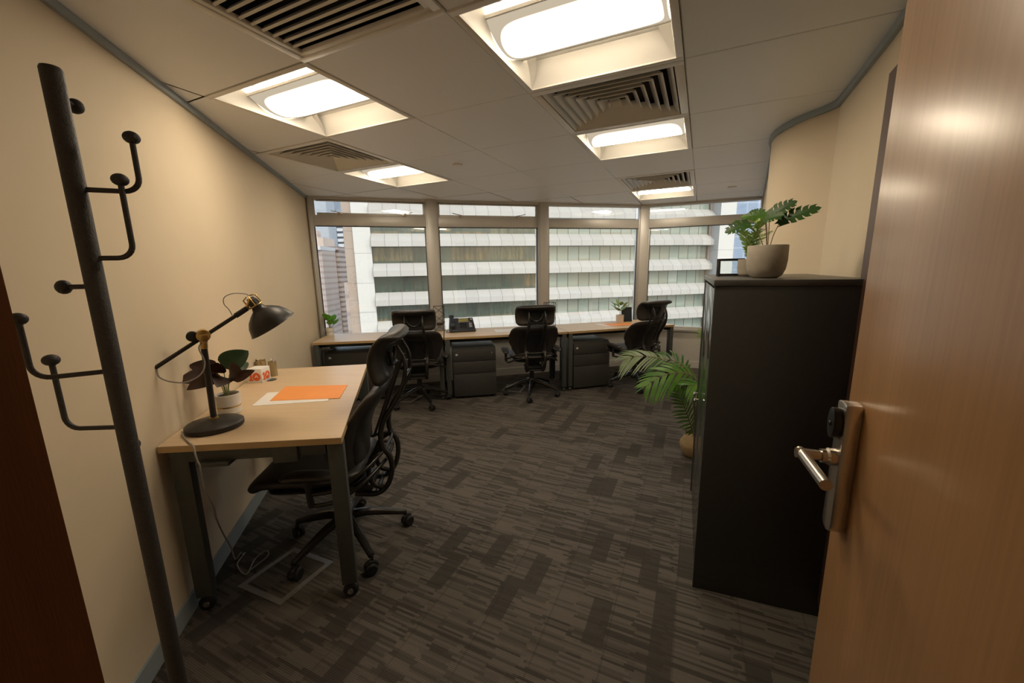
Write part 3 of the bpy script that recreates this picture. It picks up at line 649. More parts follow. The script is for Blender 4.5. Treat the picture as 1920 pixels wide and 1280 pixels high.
def make_chair(label, loc, rz, k=1., base_rot=0., group='black office chairs'):
    t = thing('office_chair', label, 'office chair', loc, rz, group)
    zm = lambda z: z if z < .33 else .33 + (z - .33) * k
    # base: hub and five legs, each with a caster
    MB().lathe([(0, .105), (.035, .105), (.045, .12), (.045, .18), (.035, .20), (0, .20)], 24).build('base_hub', 'chair_metal', t)
    for i in range(5):
        a = base_rot + i * 2 * PI / 5; ca_, sa_ = math.cos(a), math.sin(a)
        lg = MB(); pts = [(.03 * ca_, .03 * sa_, .165), (.12 * ca_, .12 * sa_, .155), (.24 * ca_, .24 * sa_, .118), (.315 * ca_, .315 * sa_, .092)]
        lg.tube(spline(pts, 3), [.027, .026, .025, .024, .023, .021, .020, .018, .017, .016][:10], 10, True, 1., (0, 0, 1)); lg.build('base_leg', 'chair_metal', t)
        cs = MB(); cx, cy = .32 * ca_, .32 * sa_; T0 = Matrix.Translation((cx, cy, 0)) @ Matrix.Rotation(a + .5 + i, 4, 'Z')
        for s in (-1, 1): cs.lathe([(0, -.011), (.025, -.011), (.031, -.005), (.031, .005), (.025, .011), (0, .011)], 20, T0 @ Matrix.Translation((.01, s * .017, .031)) @ Matrix.Rotation(PI / 2, 4, 'X'))
        cs.lathe([(.008, .03), (.008, .10)], 10, T0); cs.tube([T0 @ Vector((x_, 0, z_)) for x_, z_ in ((-.02, .035), (-.012, .058), (.012, .067), (.032, .055))], .012, 8)
        cs.build('caster', 'rubber', t)
    MB().lathe([(0, .19), (.028, .19), (.028, .27), (.022, .27), (.022, zm(.40)), (0, zm(.40))], 18).build('gas_column', 'chair_plastic', t)
    m = MB(); m.box((0, .0, zm(.41)), (.16, .20, .05)); m.box((0, -.10, zm(.37)), (.20, .16, .04)); m.build('mechanism', 'chair_plastic', t, .012)
    # seat
    pad([(y, zm(z)) for y, z in [(-.16, .50), (-.05, .482), (.08, .48), (.22, .487), (.32, .475), (.37, .44)]], [.44, .50, .52, .51, .47, .42], .075, .02).build('seat', 'leather', t, smooth=60)
    pad([(y, zm(z)) for y, z in [(-.14, .45), (0, .437), (.2, .44), (.31, .43)]], [.36, .44, .43, .36], .03, .0).build('seat_pan', 'chair_plastic', t, smooth=60)
    # back cushion
    bp = [(-.11, .47), (-.108, .56), (-.124, .66), (-.158, .76), (-.212, .85), (-.278, .930)]
    bw = [.28, .42, .50, .56, .575, .54, .46] if k < 1 else [.30, .42, .49, .53, .53, .49, .42]
    pad([(y, zm(z)) for y, z in bp], bw, .056, .034, wdir=(0, 1, .1)).build('backrest', 'leather', t, smooth=60)
    pad([(y - .03, zm(z)) for y, z in bp[:5]], [.22, .32, .38, .42, .40], .016, .03, wdir=(0, 1, .1)).build('back_shell', 'chair_plastic', t, smooth=60)
    # headrest, rolled top
    hp_ = [(-.295, .945), (-.278, 1.0), (-.276, 1.07), (-.296, 1.135), (-.338, 1.178), (-.400, 1.180)]
    pad([(y, zm(z)) for y, z in hp_], [.41, .44, .45, .45, .44, .40], .050, .034, rounded=.035, pw=4.2, wdir=(0, 1, .05)).build('headrest', 'leather', t, smooth=60)
    sh = [(-.302, .955), (-.294, 1.01), (-.297, 1.075), (-.318, 1.125), (-.35, 1.148)]
    pad([(y, zm(z)) for y, z in sh], [.30, .36, .38, .37, .32], .022, .04, rounded=.02, wdir=(0, 1, .05)).build('headrest_shell', 'chair_plastic', t, smooth=60)
    yk = MB(); cc = []
    for q in range(13): a = PI + PI * q / 12; cc.append((.075 * math.cos(a), -.315 - .0, zm(1.10) + .085 * math.sin(a)))
    yk.tube(cc, .009, 8); yk.build('headrest_yoke', 'chair_plastic', t)
    # twin back rails
    rail = [(-.355, 1.13), (-.385, 1.06), (-.388, .99), (-.365, .905), (-.318, .826), (-.272, .757), (-.248, .684), (-.250, .608), (-.283, .55), (-.288, .471), (-.258, .382), (-.195, .336), (-.09, .345)]
    for s in (-1, 1):
        pts = spline([(s * (.10 - .012 * math.cos(i * .5)), y, zm(z)) for i, (y, z) in enumerate(rail)], 4)
        n = len(pts); rs = [.009 + .009 * min(1, i / (n * .3)) if i < n * .8 else .018 for i in range(n)]
        MB().tube(pts, rs, 10, True, .75, (1, 0, 0)).build('back_rail', 'chair_metal', t, smooth=60)
        # inner loop near the lumbar pivot
        lp = spline([(s * .092, -.262, zm(.60)), (s * .092, -.20, zm(.56)), (s * .092, -.165, zm(.47)), (s * .092, -.185, zm(.39)), (s * .092, -.235, zm(.37))], 4)
        MB().tube(lp, .013, 8).build('pivot_loop', 'chair_metal', t, smooth=60)
        st = MB(); st.bar((s * .09, -.36, zm(1.05)), (s * .085, -.21, zm(.66)), .012, .012); st.build('link_rod', 'black_metal', t)
    MB().tube([(-.105, -.386, zm(.965)), (.105, -.386, zm(.965))], .007, 8).build('cross_bar', 'chair_metal', t)
    MB().tube([(-.10, -.20, zm(.345)), (.10, -.20, zm(.345))], .012, 8).build('cross_bar', 'chair_metal', t)
    for dz, r_ in ((0, .0095), (-.058, .0095)):
        pts = spline([(-.30, .06, zm(.475 + dz)), (-.29, -.06, zm(.485 + dz)), (-.24, -.17, zm(.535 + dz)), (-.12, -.252, zm(.583 + dz)), (0, -.268, zm(.59 + dz)), (.12, -.252, zm(.583 + dz)), (.24, -.17, zm(.535 + dz)), (.29, -.06, zm(.485 + dz)), (.30, .06, zm(.475 + dz))], 5)
        MB().tube(pts, r_, 8).build('arm_rail', 'chair_metal', t, smooth=60)
    for s in (-1, 1):
        ar = MB(); ar.tube([(s * .30, .05, zm(.42)), (s * .303, .06, zm(.56))], [.016, .014], 8); q = ar.build('arm_post', 'chair_plastic', t)
        ap = pad([(-.10, zm(.565)), (0, zm(.575)), (.10, zm(.58)), (.17, zm(.57))], [.06, .085, .09, .07], .03, .0, rounded=.03, N=18)
        for v in ap.v: v.x += s * .31
        ap.build('armrest', 'leather', t, smooth=60)
    return t
def face(a): return -math.radians(a)    # heading azimuth -> rotation about z for a chair facing local +y
make_chair('office chair at the near left desk, seen side-on, facing the left wall', LW(-.385, 2.165), face(-97), 1.0, math.radians(25) - face(-97))
make_chair('office chair at the left window desk, directly beyond the near chair', (-1.06, 4.34, 0), face(-10), .88, math.radians(-57) - face(-10))
make_chair('office chair in the middle of the window row, seen from behind', (.23, 4.585, 0), face(-7), .88, math.radians(-98) - face(-7))
make_chair('office chair at the right end of the window row, turned towards the left', (1.54, 4.84, 0), face(-25), .88, math.radians(-95) - face(-25))

# ------------------------------------------------------------------ coat stand
CP = Vector((-.936, .902, 0))
cs_ = thing('coat_stand', 'black coat stand with ball-ended hooks, in front of the left wall', 'coat stand', CP)
MB().lathe([(0, .0), (.15, 0), (.15, .012), (.13, .02), (.03, .03), (0, .03)], 40).build('base', 'black_powder', cs_)
MB().lathe([(0, .025), (.0182, .025), (.0182, 1.917), (.016, 1.922), (0, 1.922)], 28).build('pole', 'black_powder', cs_, smooth=40)
def hook(a, z, reach, rise, r=.0065):
    """arm leaving the pole at azimuth a, bending up to a flattened ball"""
    d = az(a); mb = MB()
    if rise > 0:
        b = .03; pts = [Vector((0, 0, z)) + d * .015, Vector((0, 0, z)) + d * (reach - b)]
        for k in range(1, 7):
            q = PI / 2 * k / 6; pts.append(Vector((0, 0, z)) + d * (reach - b + b * math.sin(q)) + Vector((0, 0, b - b * math.cos(q))))
        pts.append(Vector((0, 0, z + rise)) + d * reach)
    else: pts = [Vector((0, 0, z)) + d * .015, Vector((0, 0, z)) + d * reach]
    mb.tube(pts, r * .85, 10); o = mb.build('hook', 'black_powder', cs_, smooth=50)
    e = pts[-1]; b = MB()
    T = Matrix.Translation(e) @ ((d.to_track_quat('Z', 'Y').to_matrix().to_4x4()) if rise <= 0 else Matrix.Identity(4))
    b.ball((0, 0, .004), .0158, 18, T, .85); b.build('hook_ball', 'black_powder', o, smooth=60)
def hook_to(A, zb, rise_r, ez): pass
for a, z, r_, up in ((66, 1.684, .11, .111), (72, 1.538, .08, .165), (-120, 1.28, .13, .128), (-92, 1.14, .135, .165)): hook(a, z, r_, up)
for a, z, r_ in ((-18, 1.867, .05), (-104, 1.476, .055), (-40, 1.073, .058)): hook(a, z, r_, 0)

# ------------------------------------------------------------------ desk lamp
lp = thing('desk_lamp', 'black desk lamp with brass joints and tilted shade on the near left desk', 'lamp', (-1.36, 1.705, ZN), math.radians(38.5))
MB().lathe([(0, 0), (.108, 0), (.112, .006), (.112, .022), (.106, .027), (.06, .036), (.02, .044), (0, .044)], 48).build('base', 'black_metal', lp, smooth=30)
MB().lathe([(0, .04), (.018, .04), (.018, .05), (.012, .052), (0, .052)], 20).build('base_ring', 'brass', lp)
MB().tube([(0, 0, .045), (.006, 0, .385)], .0125, 16).build('stem', 'black_metal', lp)
j = MB(); j.tube([(.006, 0, .365), (.008, 0, .40)], .014, 16); j.box((.008, 0, .405), (.03, .022, .02))
j.lathe([(0, -.028), (.026, -.028), (.026, .028), (0, .028)], 24, Matrix.Translation((.010, 0, .425)) @ Matrix.Rotation(PI / 2, 4, 'X')); j.build('joint', 'brass', lp, .002)
MB().lathe([(0, -.02), (.021, -.02), (.022, .02), (0, .02)], 24, Matrix.Translation((-.028, 0, .425)) @ Matrix.Rotation(PI / 2, 4, 'X')).build('joint_knob', 'black_metal', lp, .003)
w_ = MB(); w_.tube([(.010, -.03, .425), (.010, -.05, .425)], .006, 10); w_.box((.010, -.05, .425), (.036, .008, .014)); w_.build('wing_nut', 'brass', lp, .002)
MB().tube([(-.165, 0, .307), (.170, 0, .520)], .0085, 14).build('arm', 'black_metal', lp)
MB().tube([(.135, 0, .498), (.185, 0, .530)], .012, 14).build('arm_sleeve', 'black_metal', lp)
AX = Vector((.50, -.05, -.86)).normalized(); top = Vector((.205, 0, .565))
T = Matrix.Translation(top) @ AX.to_track_quat('Z', 'Y').to_matrix().to_4x4()
shd = MB(); prof = [(.021, .0), (.0235, .012), (.0235, .034), (.030, .048), (.052, .062), (.076, .082), (.092, .105), (.099, .125), (.104, .139), (.108, .144)]
shd.lathe(prof + [(.104, .143), (.096, .125), (.088, .105), (.072, .083), (.048, .064), (.02, .052)], 48, T)
shade = shd.build('lamp_shade', 'black_metal', lp, smooth=40)
MB().lathe([(.0, -.012), (.016, -.012), (.019, 0), (.019, .006), (0, .006)], 20, T).build('socket_cap', 'black_metal', shade)
sb = MB(); q = [T @ Vector((.030 * math.cos(a), .030 * math.sin(a), .028)) for a in [2 * PI * k / 24 for k in range(25)]]; sb.tube(q, .0035, 8)
for s in (-1, 1): sb.tube([T @ Vector((0, s * .03, .028)), T @ Vector((0, s * .028, -.015)), T @ Vector((0, s * .008, -.022))], .0035, 8)
for s in (-1, 1): sb.tube([T @ Vector((s * .03, 0, .028)), T @ Vector((s * .022, 0, -.012)), T @ Vector((0, 0, -.024))], .0025, 8)
sb.tube([(.182, 0, .528), tuple(T @ Vector((-.02, 0, -.01)))], .007, 10); sb.build('shade_bracket', 'brass', lp, smooth=60)
MB().ball((0, 0, .075), .028, 16, T).build('bulb', 'white_pot', lp)
cb_ = MB(); cb_.tube(spline([(-.16, 0, .305), (-.155, -.02, .27), (-.12, -.03, .245), (-.07, -.03, .235), (-.02, -.03, .26), (.0, -.03, .31), (-.012, -.025, .37), (.0, -.012, .395)], 6), .003, 8)
cb_.tube(spline([(.125, -.005, .498), (.115, -.01, .53), (.10, -.01, .555), (.105, -.01, .585), (.14, -.005, .60), (.185, 0, .595), (.2, 0, .585)], 6), .002, 8); cb_.build('flex', 'cable_grey', lp, smooth=60)
pc = spline([(-1.445, 1.625, .825), (-1.41, 1.59, .816), (-1.35, 1.54, .815), (-1.295, 1.497, .814), (-1.283, 1.484, .79), (-1.277, 1.483, .755), (-1.274, 1.486, .73), (-1.292, 1.51, .614), (-1.31, 1.56, .50), (-1.357, 1.62, .41), (-1.42, 1.72, .26), (-1.45, 1.79, .13), (-1.43, 1.78, .07), (-1.41, 1.80, .09), (-1.43, 1.83, .05),
             (-1.47, 1.90, .006), (-1.454, 1.817, .005), (-1.362, 1.749, .005), (-1.385, 1.854, .006), (-1.352, 1.90, .02), (-1.328, 1.872, .01), (-1.359, 1.778, .006)], 7)
o = MB().tube(pc, .0035, 8).build('lamp_cord', 'cable_grey', lp, smooth=60); o.matrix_parent_inverse = (Matrix.Translation((-1.36, 1.705, ZN)) @ Matrix.Rotation(math.radians(38.5), 4, 'Z')).inverted()

# ------------------------------------------------------------------ leaves
def leaf(mb, base, d, up, L, Wd, prof=None, droop=.2, fold=.15, n=8, cuts=None):
    """blade along d from base; up = face normal; droop bends it down; fold lifts the halves"""
    d = Vector(d).normalized(); up = Vector(up); x = d.cross(up).normalized(); up = x.cross(d); base = Vector(base)
    prof = prof or (lambda u: math.sin(PI * min(1, u ** .75)) ** .8)
    vs = []; K = 4
    for i in range(n + 1):
        u = i / n; c = base + d * (L * u) - up * 0 - Vector((0, 0, 1)) * (droop * L * u * u); wdt = Wd / 2 * max(.02, prof(u))
        for s in (-1, -.5, 0, .5, 1):
            ww = wdt
            if cuts and abs(s) == 1 and i in cuts: ww *= .45
            p = c + x * (ww * s) + up * (abs(s) * fold * wdt * 1.2 - (s * s) * fold * wdt * .6)
            vs.append(p)
    fs = [(i * 5 + k, i * 5 + k + 1, (i + 1) * 5 + k + 1, (i + 1) * 5 + k) for i in range(n) for k in range(4)]
    # give it thickness
    o = len(vs); th = .0006; vs2 = [v - up * th for v in vs]
    mb.add(vs + vs2, fs + [tuple(o + k for k in reversed(f)) for f in fs]); return mb
def pot(name_t, prof, mat, seg=32, T=None): return MB().lathe(prof, seg, T)
# purple-leaf plant on the near desk
pt = thing('potted_plant', 'plant with big dark purple leaves in a white banded pot, behind the lamp', 'potted plant', (-1.425, 1.895, ZN), math.radians(37))
MB().lathe([(0, 0), (.045, 0), (.05, .004), (.054, .10), (.049, .10), (.046, .088), (0, .086)], 36).build('pot', 'white_pot', pt)
MB().lathe([(.0519, .036), (.0529, .0365), (.0531, .042), (.0523, .0425)], 36).build('pot_band', 'brass', pt)
MB().lathe([(0, .086), (.0475, .087), (.0475, .09), (0, .091)], 24).build('soil', 'soil', pt)
for i, (x0, y0, z0, dx, dy, dz, L, Wd, m) in enumerate(((-.05, .0, .20, -.80, -.2, .18, .135, .085, 'leaf_purple'), (-.03, .02, .22, -.75, .2, .45, .12, .085, 'leaf_purple'), (.0, .03, .225, .65, .1, .55, .15, .115, 'leaf_deep'), (-.02, -.02, .205, -.85, -.25, -.12, .135, .08, 'leaf_purple'),
        (.02, -.03, .20, .25, -.5, .30, .12, .10, 'leaf_purple'), (.03, .0, .16, .80, -.1, .50, .115, .055, 'leaf_purple'), (.0, -.03, .19, -.25, -.75, .0, .11, .085, 'leaf_purple'), (.03, .05, .20, .6, .6, .3, .12, .08, 'leaf_deep'), (-.03, -.02, .215, .1, -.4, .6, .09, .08, 'leaf_purple'))):
    e = Vector((x0, y0, z0)); b = Vector((x0 * .2, y0 * .2, .09))
    MB().tube(spline([b, b + Vector((x0 * .2, y0 * .2, .055)), e], 5), .0022, 7).build('stem', 'stem_green', pt, smooth=60)
    leaf(MB(), e, (dx, dy, dz), (0, -.85, .55), L, Wd, droop=.18, fold=.3, n=10, prof=lambda u: math.sin(PI * min(1, u ** .62)) ** .7 if u < .999 else .02).build('leaf', m, pt, smooth=80)
# ------------------------------------------------------------------ things on the near desk
def sheet(name, lab, cat, pts, z, th, mat, grp=None):
    return tag(MB().prism(pts, z, z + th).build(name, mat, None, 0, smooth=0), lab, cat, grp)
sheet('paper_sheet', 'white sheet under the orange sheet on the near left desk', 'paper', [(-1.375, 1.985), (-1.005, 2.045), (-1.06, 2.275), (-1.43, 2.215)], ZN + .0004, .0012, 'white_paper')
sheet('paper_sheet', 'orange sheet lying on the near left desk', 'paper', [(-1.325, 2.06), (-.955, 2.085), (-1.015, 2.34), (-1.39, 2.33)], ZN + .002, .001, 'orange_paper')
bx = thing('promo_cube', 'small white cube box printed with an orange 10, on the near left desk', 'box', (-1.632, 2.465, ZN), math.radians(1.5))
S_ = .092; MB().box((0, 0, S_ / 2 + .0005), (S_, S_, S_)).build('box', 'white_paper', bx, .0015)
def ten(T):
    mb = MB(); y0, y1 = 0, .0008
    one = [(-.036, .016), (-.010, .016), (-.010, .026), (-.016, .026), (-.016, .066), (-.028, .066), (-.038, .060), (-.038, .051), (-.029, .051), (-.029, .026), (-.036, .026)]
    mb.prism(one, y0, y1, T)
    ring = [(.012 + .0255 * math.cos(2 * PI * k / 28), .042 + .0265 * math.sin(2 * PI * k / 28)) for k in range(28)]; mb.prism(ring, y0, y1, T)
    return mb
def chev(T):
    mb = MB(); mb.prism([(.000, .036), (.005, .036), (.012, .046), (.019, .036), (.024, .036), (.012, .054)], .0008, .0014, T); return mb
F1 = Matrix(((1, 0, 0, 0), (0, 0, -1, -S_ / 2 - .0002), (0, 1, 0, 0), (0, 0, 0, 1)))
F2 = Matrix.Rotation(PI / 2, 4, 'Z') @ F1
for F in (F1, F2):
    o = ten(F).build('numeral_10', 'orange_print', bx, smooth=0); chev(F).build('chevron', 'white_paper', o, smooth=0)
for k, (x, y, r_, h_, lb) in enumerate(((-1.735, 2.655, .032, .095, 'gold tinted pen cup behind the white cube'), (-1.622, 2.600, .026, .10, 'gold tinted holder with silver clip, right of the white cube'))):
    t = thing('pen_cup', lb, 'pen holder', (x, y, ZN), .3)
    MB().lathe([(0, 0), (r_, 0), (r_, h_), (r_ - .002, h_), (r_ - .003, .004), (0, .004)], 8 if k else 20).build('cup', 'glass_gold', t, smooth=0 if k else 40)
    if k: MB().box((0, 0, .066), (.012, .004, .12), Matrix.Rotation(.12, 4, 'Y')).build('clip', 'silver_plastic', t); MB().box((.01, .006, .062), (.004, .01, .115), Matrix.Rotation(-.1, 4, 'Y')).build('clip', 'chrome', t)
    else:
        for (xx, yy, tl, mm) in ((-.01, 0, -.15, 'black_metal'), (.008, .004, .2, 'brass'), (.0, -.008, .05, 'brass')): MB().tube([(xx, yy, .006), (xx + tl * .1, yy, .105)], .0035, 8).build('pen', mm, t)

# ------------------------------------------------------------------ window desk items
p = WP(0, .035, .52); t = thing('potted_plant', 'bright green leafy plant in a small white pot, left window corner', 'potted plant', p, .2)
MB().lathe([(0, 0), (.042, 0), (.046, .09), (.041, .09), (.039, .078), (0, .077)], 24).build('pot', 'white_pot', t); MB().lathe([(.0455, .04), (.0465, .0405), (.0468, .045), (.046, .0455)], 24).build('pot_band', 'stone_pot', t)
MB().lathe([(0, .077), (.04, .078), (0, .082)], 16).build('soil', 'soil', t)
for i in range(12):
    a = i * 2.4; r_ = .02 + .028 * (i % 3); dx = Vector((math.cos(a), math.sin(a), 0)); e = dx * r_ + Vector((0, 0, .13 + .035 * ((i * 7) % 5) / 2))
    if e.x < -.02: e.x *= .3
    MB().tube([(0, 0, .08), e], .002, 6).build('stem', 'stem_green', t); dd = Vector((max(dx.x, -.35) * .6, dx.y * .6, .75)); leaf(MB(), e, dd, Vector((0, 0, .5)) - dx, .11, .085, droop=.15, fold=.2, n=6).build('leaf', 'leaf_bright', t, smooth=80)
def wire_tower(p, rz, lb):
    t = thing('wire_organizer', lb, 'wire organizer', p, rz, 'wire organizers at the window')
    a, b, h = .065, .045, .31; mb = MB(); r_ = .0024; cs = [(-a, -b), (a, -b), (a, b), (-a, b)]
    for x, y in cs: mb.tube([(x, y, 0), (x, y, h)], r_, 6)
    for z in (.003, h * .33, h):
        for k in range(4): mb.tube([(*cs[k], z), (*cs[(k + 1) % 4], z)], r_, 6)
    mb.build('wire_frame', 'black_metal', t)
    mb = MB()
    for k in range(4):
        (x0, y0), (x1, y1) = cs[k], cs[(k + 1) % 4]
        for z0, z1 in ((.003, h * .33), (h * .33, h * .66), (h * .66, h)):
            mb.tube([(x0, y0, z0), (x1, y1, z1)], r_ * .8, 6); mb.tube([(x1, y1, z0), (x0, y0, z1)], r_ * .8, 6)
    mb.build('wire_lattice', 'black_metal', t)
    MB().box((0, 0, .0045), (2 * a, 2 * b, .003)).build('tray', 'glass_gold', t, smooth=0)
    MB().box((.005, 0, .085), (.075, .03, .03)).build('clip_block', 'dark_wood', t, .003)
wire_tower(WP(0, 1.345, .53), .2, 'black wire lattice organizer left of the desk phone'); wire_tower(WP(1, 1.375, .53), .25, 'black wire lattice organizer right of the middle chair')
ph = thing('desk_phone', 'dark office desk phone with handset, on the middle window desk', 'telephone', WP(1, .21, .43), math.radians(12)); ph.scale = (1.22, 1.1, 1.15)
T = Matrix.Rotation(math.radians(32), 4, 'X')
MB().add([(-.12, -.10, 0), (.14, -.10, 0), (.14, .09, 0), (-.12, .09, 0), (-.12, -.10, .022), (.14, -.10, .022), (.13, .085, .135), (-.11, .085, .135)], [(3, 2, 1, 0), (4, 5, 6, 7), (0, 1, 5, 4), (1, 2, 6, 5), (2, 3, 7, 6), (3, 0, 4, 7)]).build('phone_base', 'phone_body', ph, .006)
TS = Matrix.Translation((0, -.0075, .0785)) @ Matrix.Rotation(math.atan2(.113, .185), 4, 'X')     # sloped face
MB().box((.03, .055, .004), (.10, .035, .004), TS).build('screen', 'lcd', ph, .001)
MB().box((.03, .088, .005), (.10, .018, .004), TS).build('label_strip', 'phone_key', ph, .001)
kb = MB()
for i in range(3):
    for k in range(4): kb.box((.0 + i * .022, .0 - k * .02, .005), (.015, .012, .005), TS)
kb.build('keypad', 'chair_plastic', ph, .001)
kb = MB()
for i in range(6): kb.box((-.015 + i * .02, .026, .005), (.015, .008, .005), TS)
for k in range(4): kb.box((.095, .0 - k * .02, .005), (.03, .010, .004), TS)
kb.build('soft_keys', 'phone_key', ph, .001)
MB().lathe([(0, 0), (.011, 0), (.011, .006), (0, .006)], 14, TS @ Matrix.Translation((.11, .07, .002))).build('round_key', 'phone_key', ph)
hsx = -.088; hs = pad([(-.10, .062), (-.08, .072), (-.05, .074), (0, .106), (.05, .128), (.085, .150), (.10, .158)], [.045, .05, .04, .036, .04, .052, .046], .034, 0, 16, .015)
for v in hs.v: v.x += hsx
hs.build('handset', 'phone_body', ph, smooth=60)
MB().tube(spline([(hsx, -.105, .055), (hsx - .03, -.13, .02), (hsx - .05, -.10, .005), (hsx - .06, -.02, .004), (hsx - .04, .04, .01)], 6), .003, 7).build('handset_cord', 'rubber', ph)
def dquad(i, x0, x1, y0, y1, sk=0): return [tuple(WP(i, a, b)[:2]) for a, b in ((x0, y0), (x1, y0), (x1 + sk, y1), (x0 + sk, y1))]
sheet('paper_sheet', 'pale sheet on the middle window desk, left of the chair headrest', 'paper', dquad(1, .62, .90, .2, .42), ZW + .0005, .0012, 'white_paper')
sheet('paper_sheet', 'white sheet under the orange sheet on the right window desk', 'paper', dquad(2, .62, .98, .22, .46, -.05), ZW + .0005, .0012, 'white_paper')
sheet('paper_sheet', 'orange sheet on the right window desk, behind the turned chair', 'paper', dquad(2, .70, 1.06, .18, .42, -.04), ZW + .002, .001, 'orange_paper')
t = thing('potted_plant', 'pale green leafy plant in a small pot on the right window desk', 'potted plant', WP(2, .955, .44), .4); t.scale = (1.25,) * 3
MB().lathe([(0, 0), (.04, 0), (.043, .085), (.038, .085), (.036, .074), (0, .073)], 24).build('pot', 'white_pot', t); MB().lathe([(0, .073), (.037, .074), (0, .078)], 16).build('soil', 'soil', t)
MB().tube([(0, 0, .075), (.003, 0, .14)], .003, 6).build('stem', 'stem_brown', t)
for i in range(16):
    a = i * 2.4; dx = Vector((math.cos(a), math.sin(a), 0)); e = dx * (.005 + .02 * (i % 3)) + Vector((0, 0, .13 + .02 * (i % 4)))
    leaf(MB(), e, dx * (.8 + .2 * (i % 2)) + Vector((0, 0, .5 + .25 * (i % 3))), Vector((0, 0, 1)) - dx * .5, .105, .042, droop=.15, fold=.2, n=5).build('leaf', 'leaf_pale', t, smooth=80)
t = thing('picture_frame', 'dark framed picture standing on the right window desk behind the plant', 'picture frame', WP(2, 1.10, .50), .1); T = Matrix.Rotation(-.12, 4, 'X')
MB().box((0, 0, .10), (.15, .012, .20), T).build('frame', 'black_metal', t, .002); MB().box((0, -.0075, .10), (.125, .002, .17), T).build('picture', 'screen_dark', t, smooth=0); MB().bar((0, .01, .12), (0, .065, .003), .03, .004).build('stand_leg', 'black_metal', t)
# floor boxes
def floor_box(pts, lb):
    P = [Vector((*p, 0)) for p in pts]; c = sum(P, Vector()) / 4; t = thing('floor_box', lb, 'floor outlet', (0, 0, 0), 0, 'carpet topped floor outlet boxes'); I = [c + (p - c) * .82 for p in P]
    vs = [(p.x, p.y, 0) for p in P] + [(p.x, p.y, 0) for p in I] + [(p.x, p.y, .003) for p in P] + [(p.x, p.y, .003) for p in I]; fs = []
    for i in range(4): j = (i + 1) % 4; fs += [(8 + i, 8 + j, 12 + j, 12 + i), (i, j, 8 + j, 8 + i), (4 + i, 12 + i, 12 + j, 4 + j), (i, 4 + i, 4 + j, j)]
    MB().add(vs, fs).build('rim', 'outlet_metal', t, smooth=0); MB().prism([(p.x, p.y) for p in I], .0, .0015).build('carpet_lid', 'carpet_tiles', t, smooth=0)
floor_box([(-1.357, 1.675), (-1.084, 1.561), (-.957, 1.831), (-1.225, 1.945)], 'floor outlet box with pale rim under the near left desk')
floor_box([(-.15, 4.72), (.09, 4.64), (.17, 4.90), (-.07, 4.98)], 'floor outlet box under the middle window desk')
floor_box([(-1.42, 4.40), (-1.17, 4.33), (-1.09, 4.58), (-1.34, 4.65)], 'floor outlet box under the left window desk chair')

# ------------------------------------------------------------------ plants on the cabinet
mt = thing('monstera_plant', 'split-leaf plant in a rounded grey stone pot on the tall cabinet', 'potted plant', (1.115, 1.752, cz), -math.radians(32.6))
MB().lathe([(0, 0), (.045, 0), (.062, .012), (.073, .038), (.077, .075), (.077, .136), (.0745, .139), (.071, .136), (.071, .118), (0, .116)], 48).build('pot', 'stone_pot', mt, smooth=40)
MB().lathe([(0, .116), (.0708, .117), (0, .12)], 24).build('soil', 'soil', mt)
def monstera_leaf(c, tipdir, up, L, Wd, seed):
    c, d = Vector(c), Vector(tipdir).normalized(); up = Vector(up); x = d.cross(up).normalized(); up = x.cross(d); r_ = random.Random(seed); mb = MB()
    # outline: heart with deep slots between lobes
    nl = 5; vs = []; fs = []
    def pt(u, v): q = c + d * (L * u) + x * (Wd / 2 * v) + up * (.18 * Wd * (abs(v) ** 1.3) * .5 - .10 * L * u * u); return q
    for s in (-1, 1):
        for k in range(nl):
            u0, u1 = k / nl * .86, (k + 1) / nl * .86 - .012
            wk = [.82, 1.0, .95, .78, .50][k]; b0 = -.08 * (k == 0); o = len(vs); g = .15 if k else 0
            # inner strip joined along the midrib, outer lobe separated
            q_ = .035 if k else 0; pts = [(u0 + b0 * 2, 0), (u1 + .012, 0), (u1 + .035, .22), (u1 + .045, .6), (u1 + .075 + .03 * r_.random(), wk), (u1 - .02, wk * .97), (u0 + .05 + q_ + b0 * 2, wk * .86), (u0 + .045 + q_ + b0, .6), (u0 + .022 + b0, .22)]
            vs += [pt(u, v * s) for u, v in pts]; fs += [(o, o + 1, o + 2, o + 8), (o + 8, o + 2, o + 3, o + 7), (o + 7, o + 3, o + 4, o + 5), (o + 7, o + 5, o + 6)]
        o = len(vs); vs += [pt(.86, 0), pt(1.0, 0), pt(.93, .28 * s), pt(.89, .3 * s)]; fs.append((o, o + 1, o + 2, o + 3))
    n = len(vs); mb.add(vs + [v - up * .0007 for v in vs], fs + [tuple(n + i for i in reversed(f)) for f in fs]); return mb
for i, (lx, ly, lz, dx, dy, dz, L, Wd) in enumerate(((-.082, .0, .235, -.88, -.20, -.28, .095, .07), (-.02, .02, .268, -.95, .1, .06, .10, .045), (-.005, .0, .262, .80, -.15, .50, .105, .07), (.035, -.01, .235, .93, -.2, .36, .14, .075), (-.02, -.02, .245, .85, -.5, .22, .075, .055), (-.03, .05, .285, -.8, .5, .2, .07, .035))):
    e = Vector((lx, ly, lz)); b = Vector((lx * .12, ly * .2, .118))
    MB().tube(spline([b, b + Vector((lx * .35, ly * .3, (lz - .118) * .55)), e], 6), .0016, 7).build('stem', 'stem_brown', mt, smooth=60)
    monstera_leaf(e, (dx, dy, dz), (.05 * (1 if dx > 0 else -1), -.85, .6), L, Wd, i).build('leaf', 'leaf_dark' if i != 1 else 'leaf_green', mt, smooth=80)
fn = thing('potted_fern', 'feathery light green fern in a small grey pot behind the split-leaf plant', 'potted plant', (1.175, 1.985, cz), -math.radians(31))
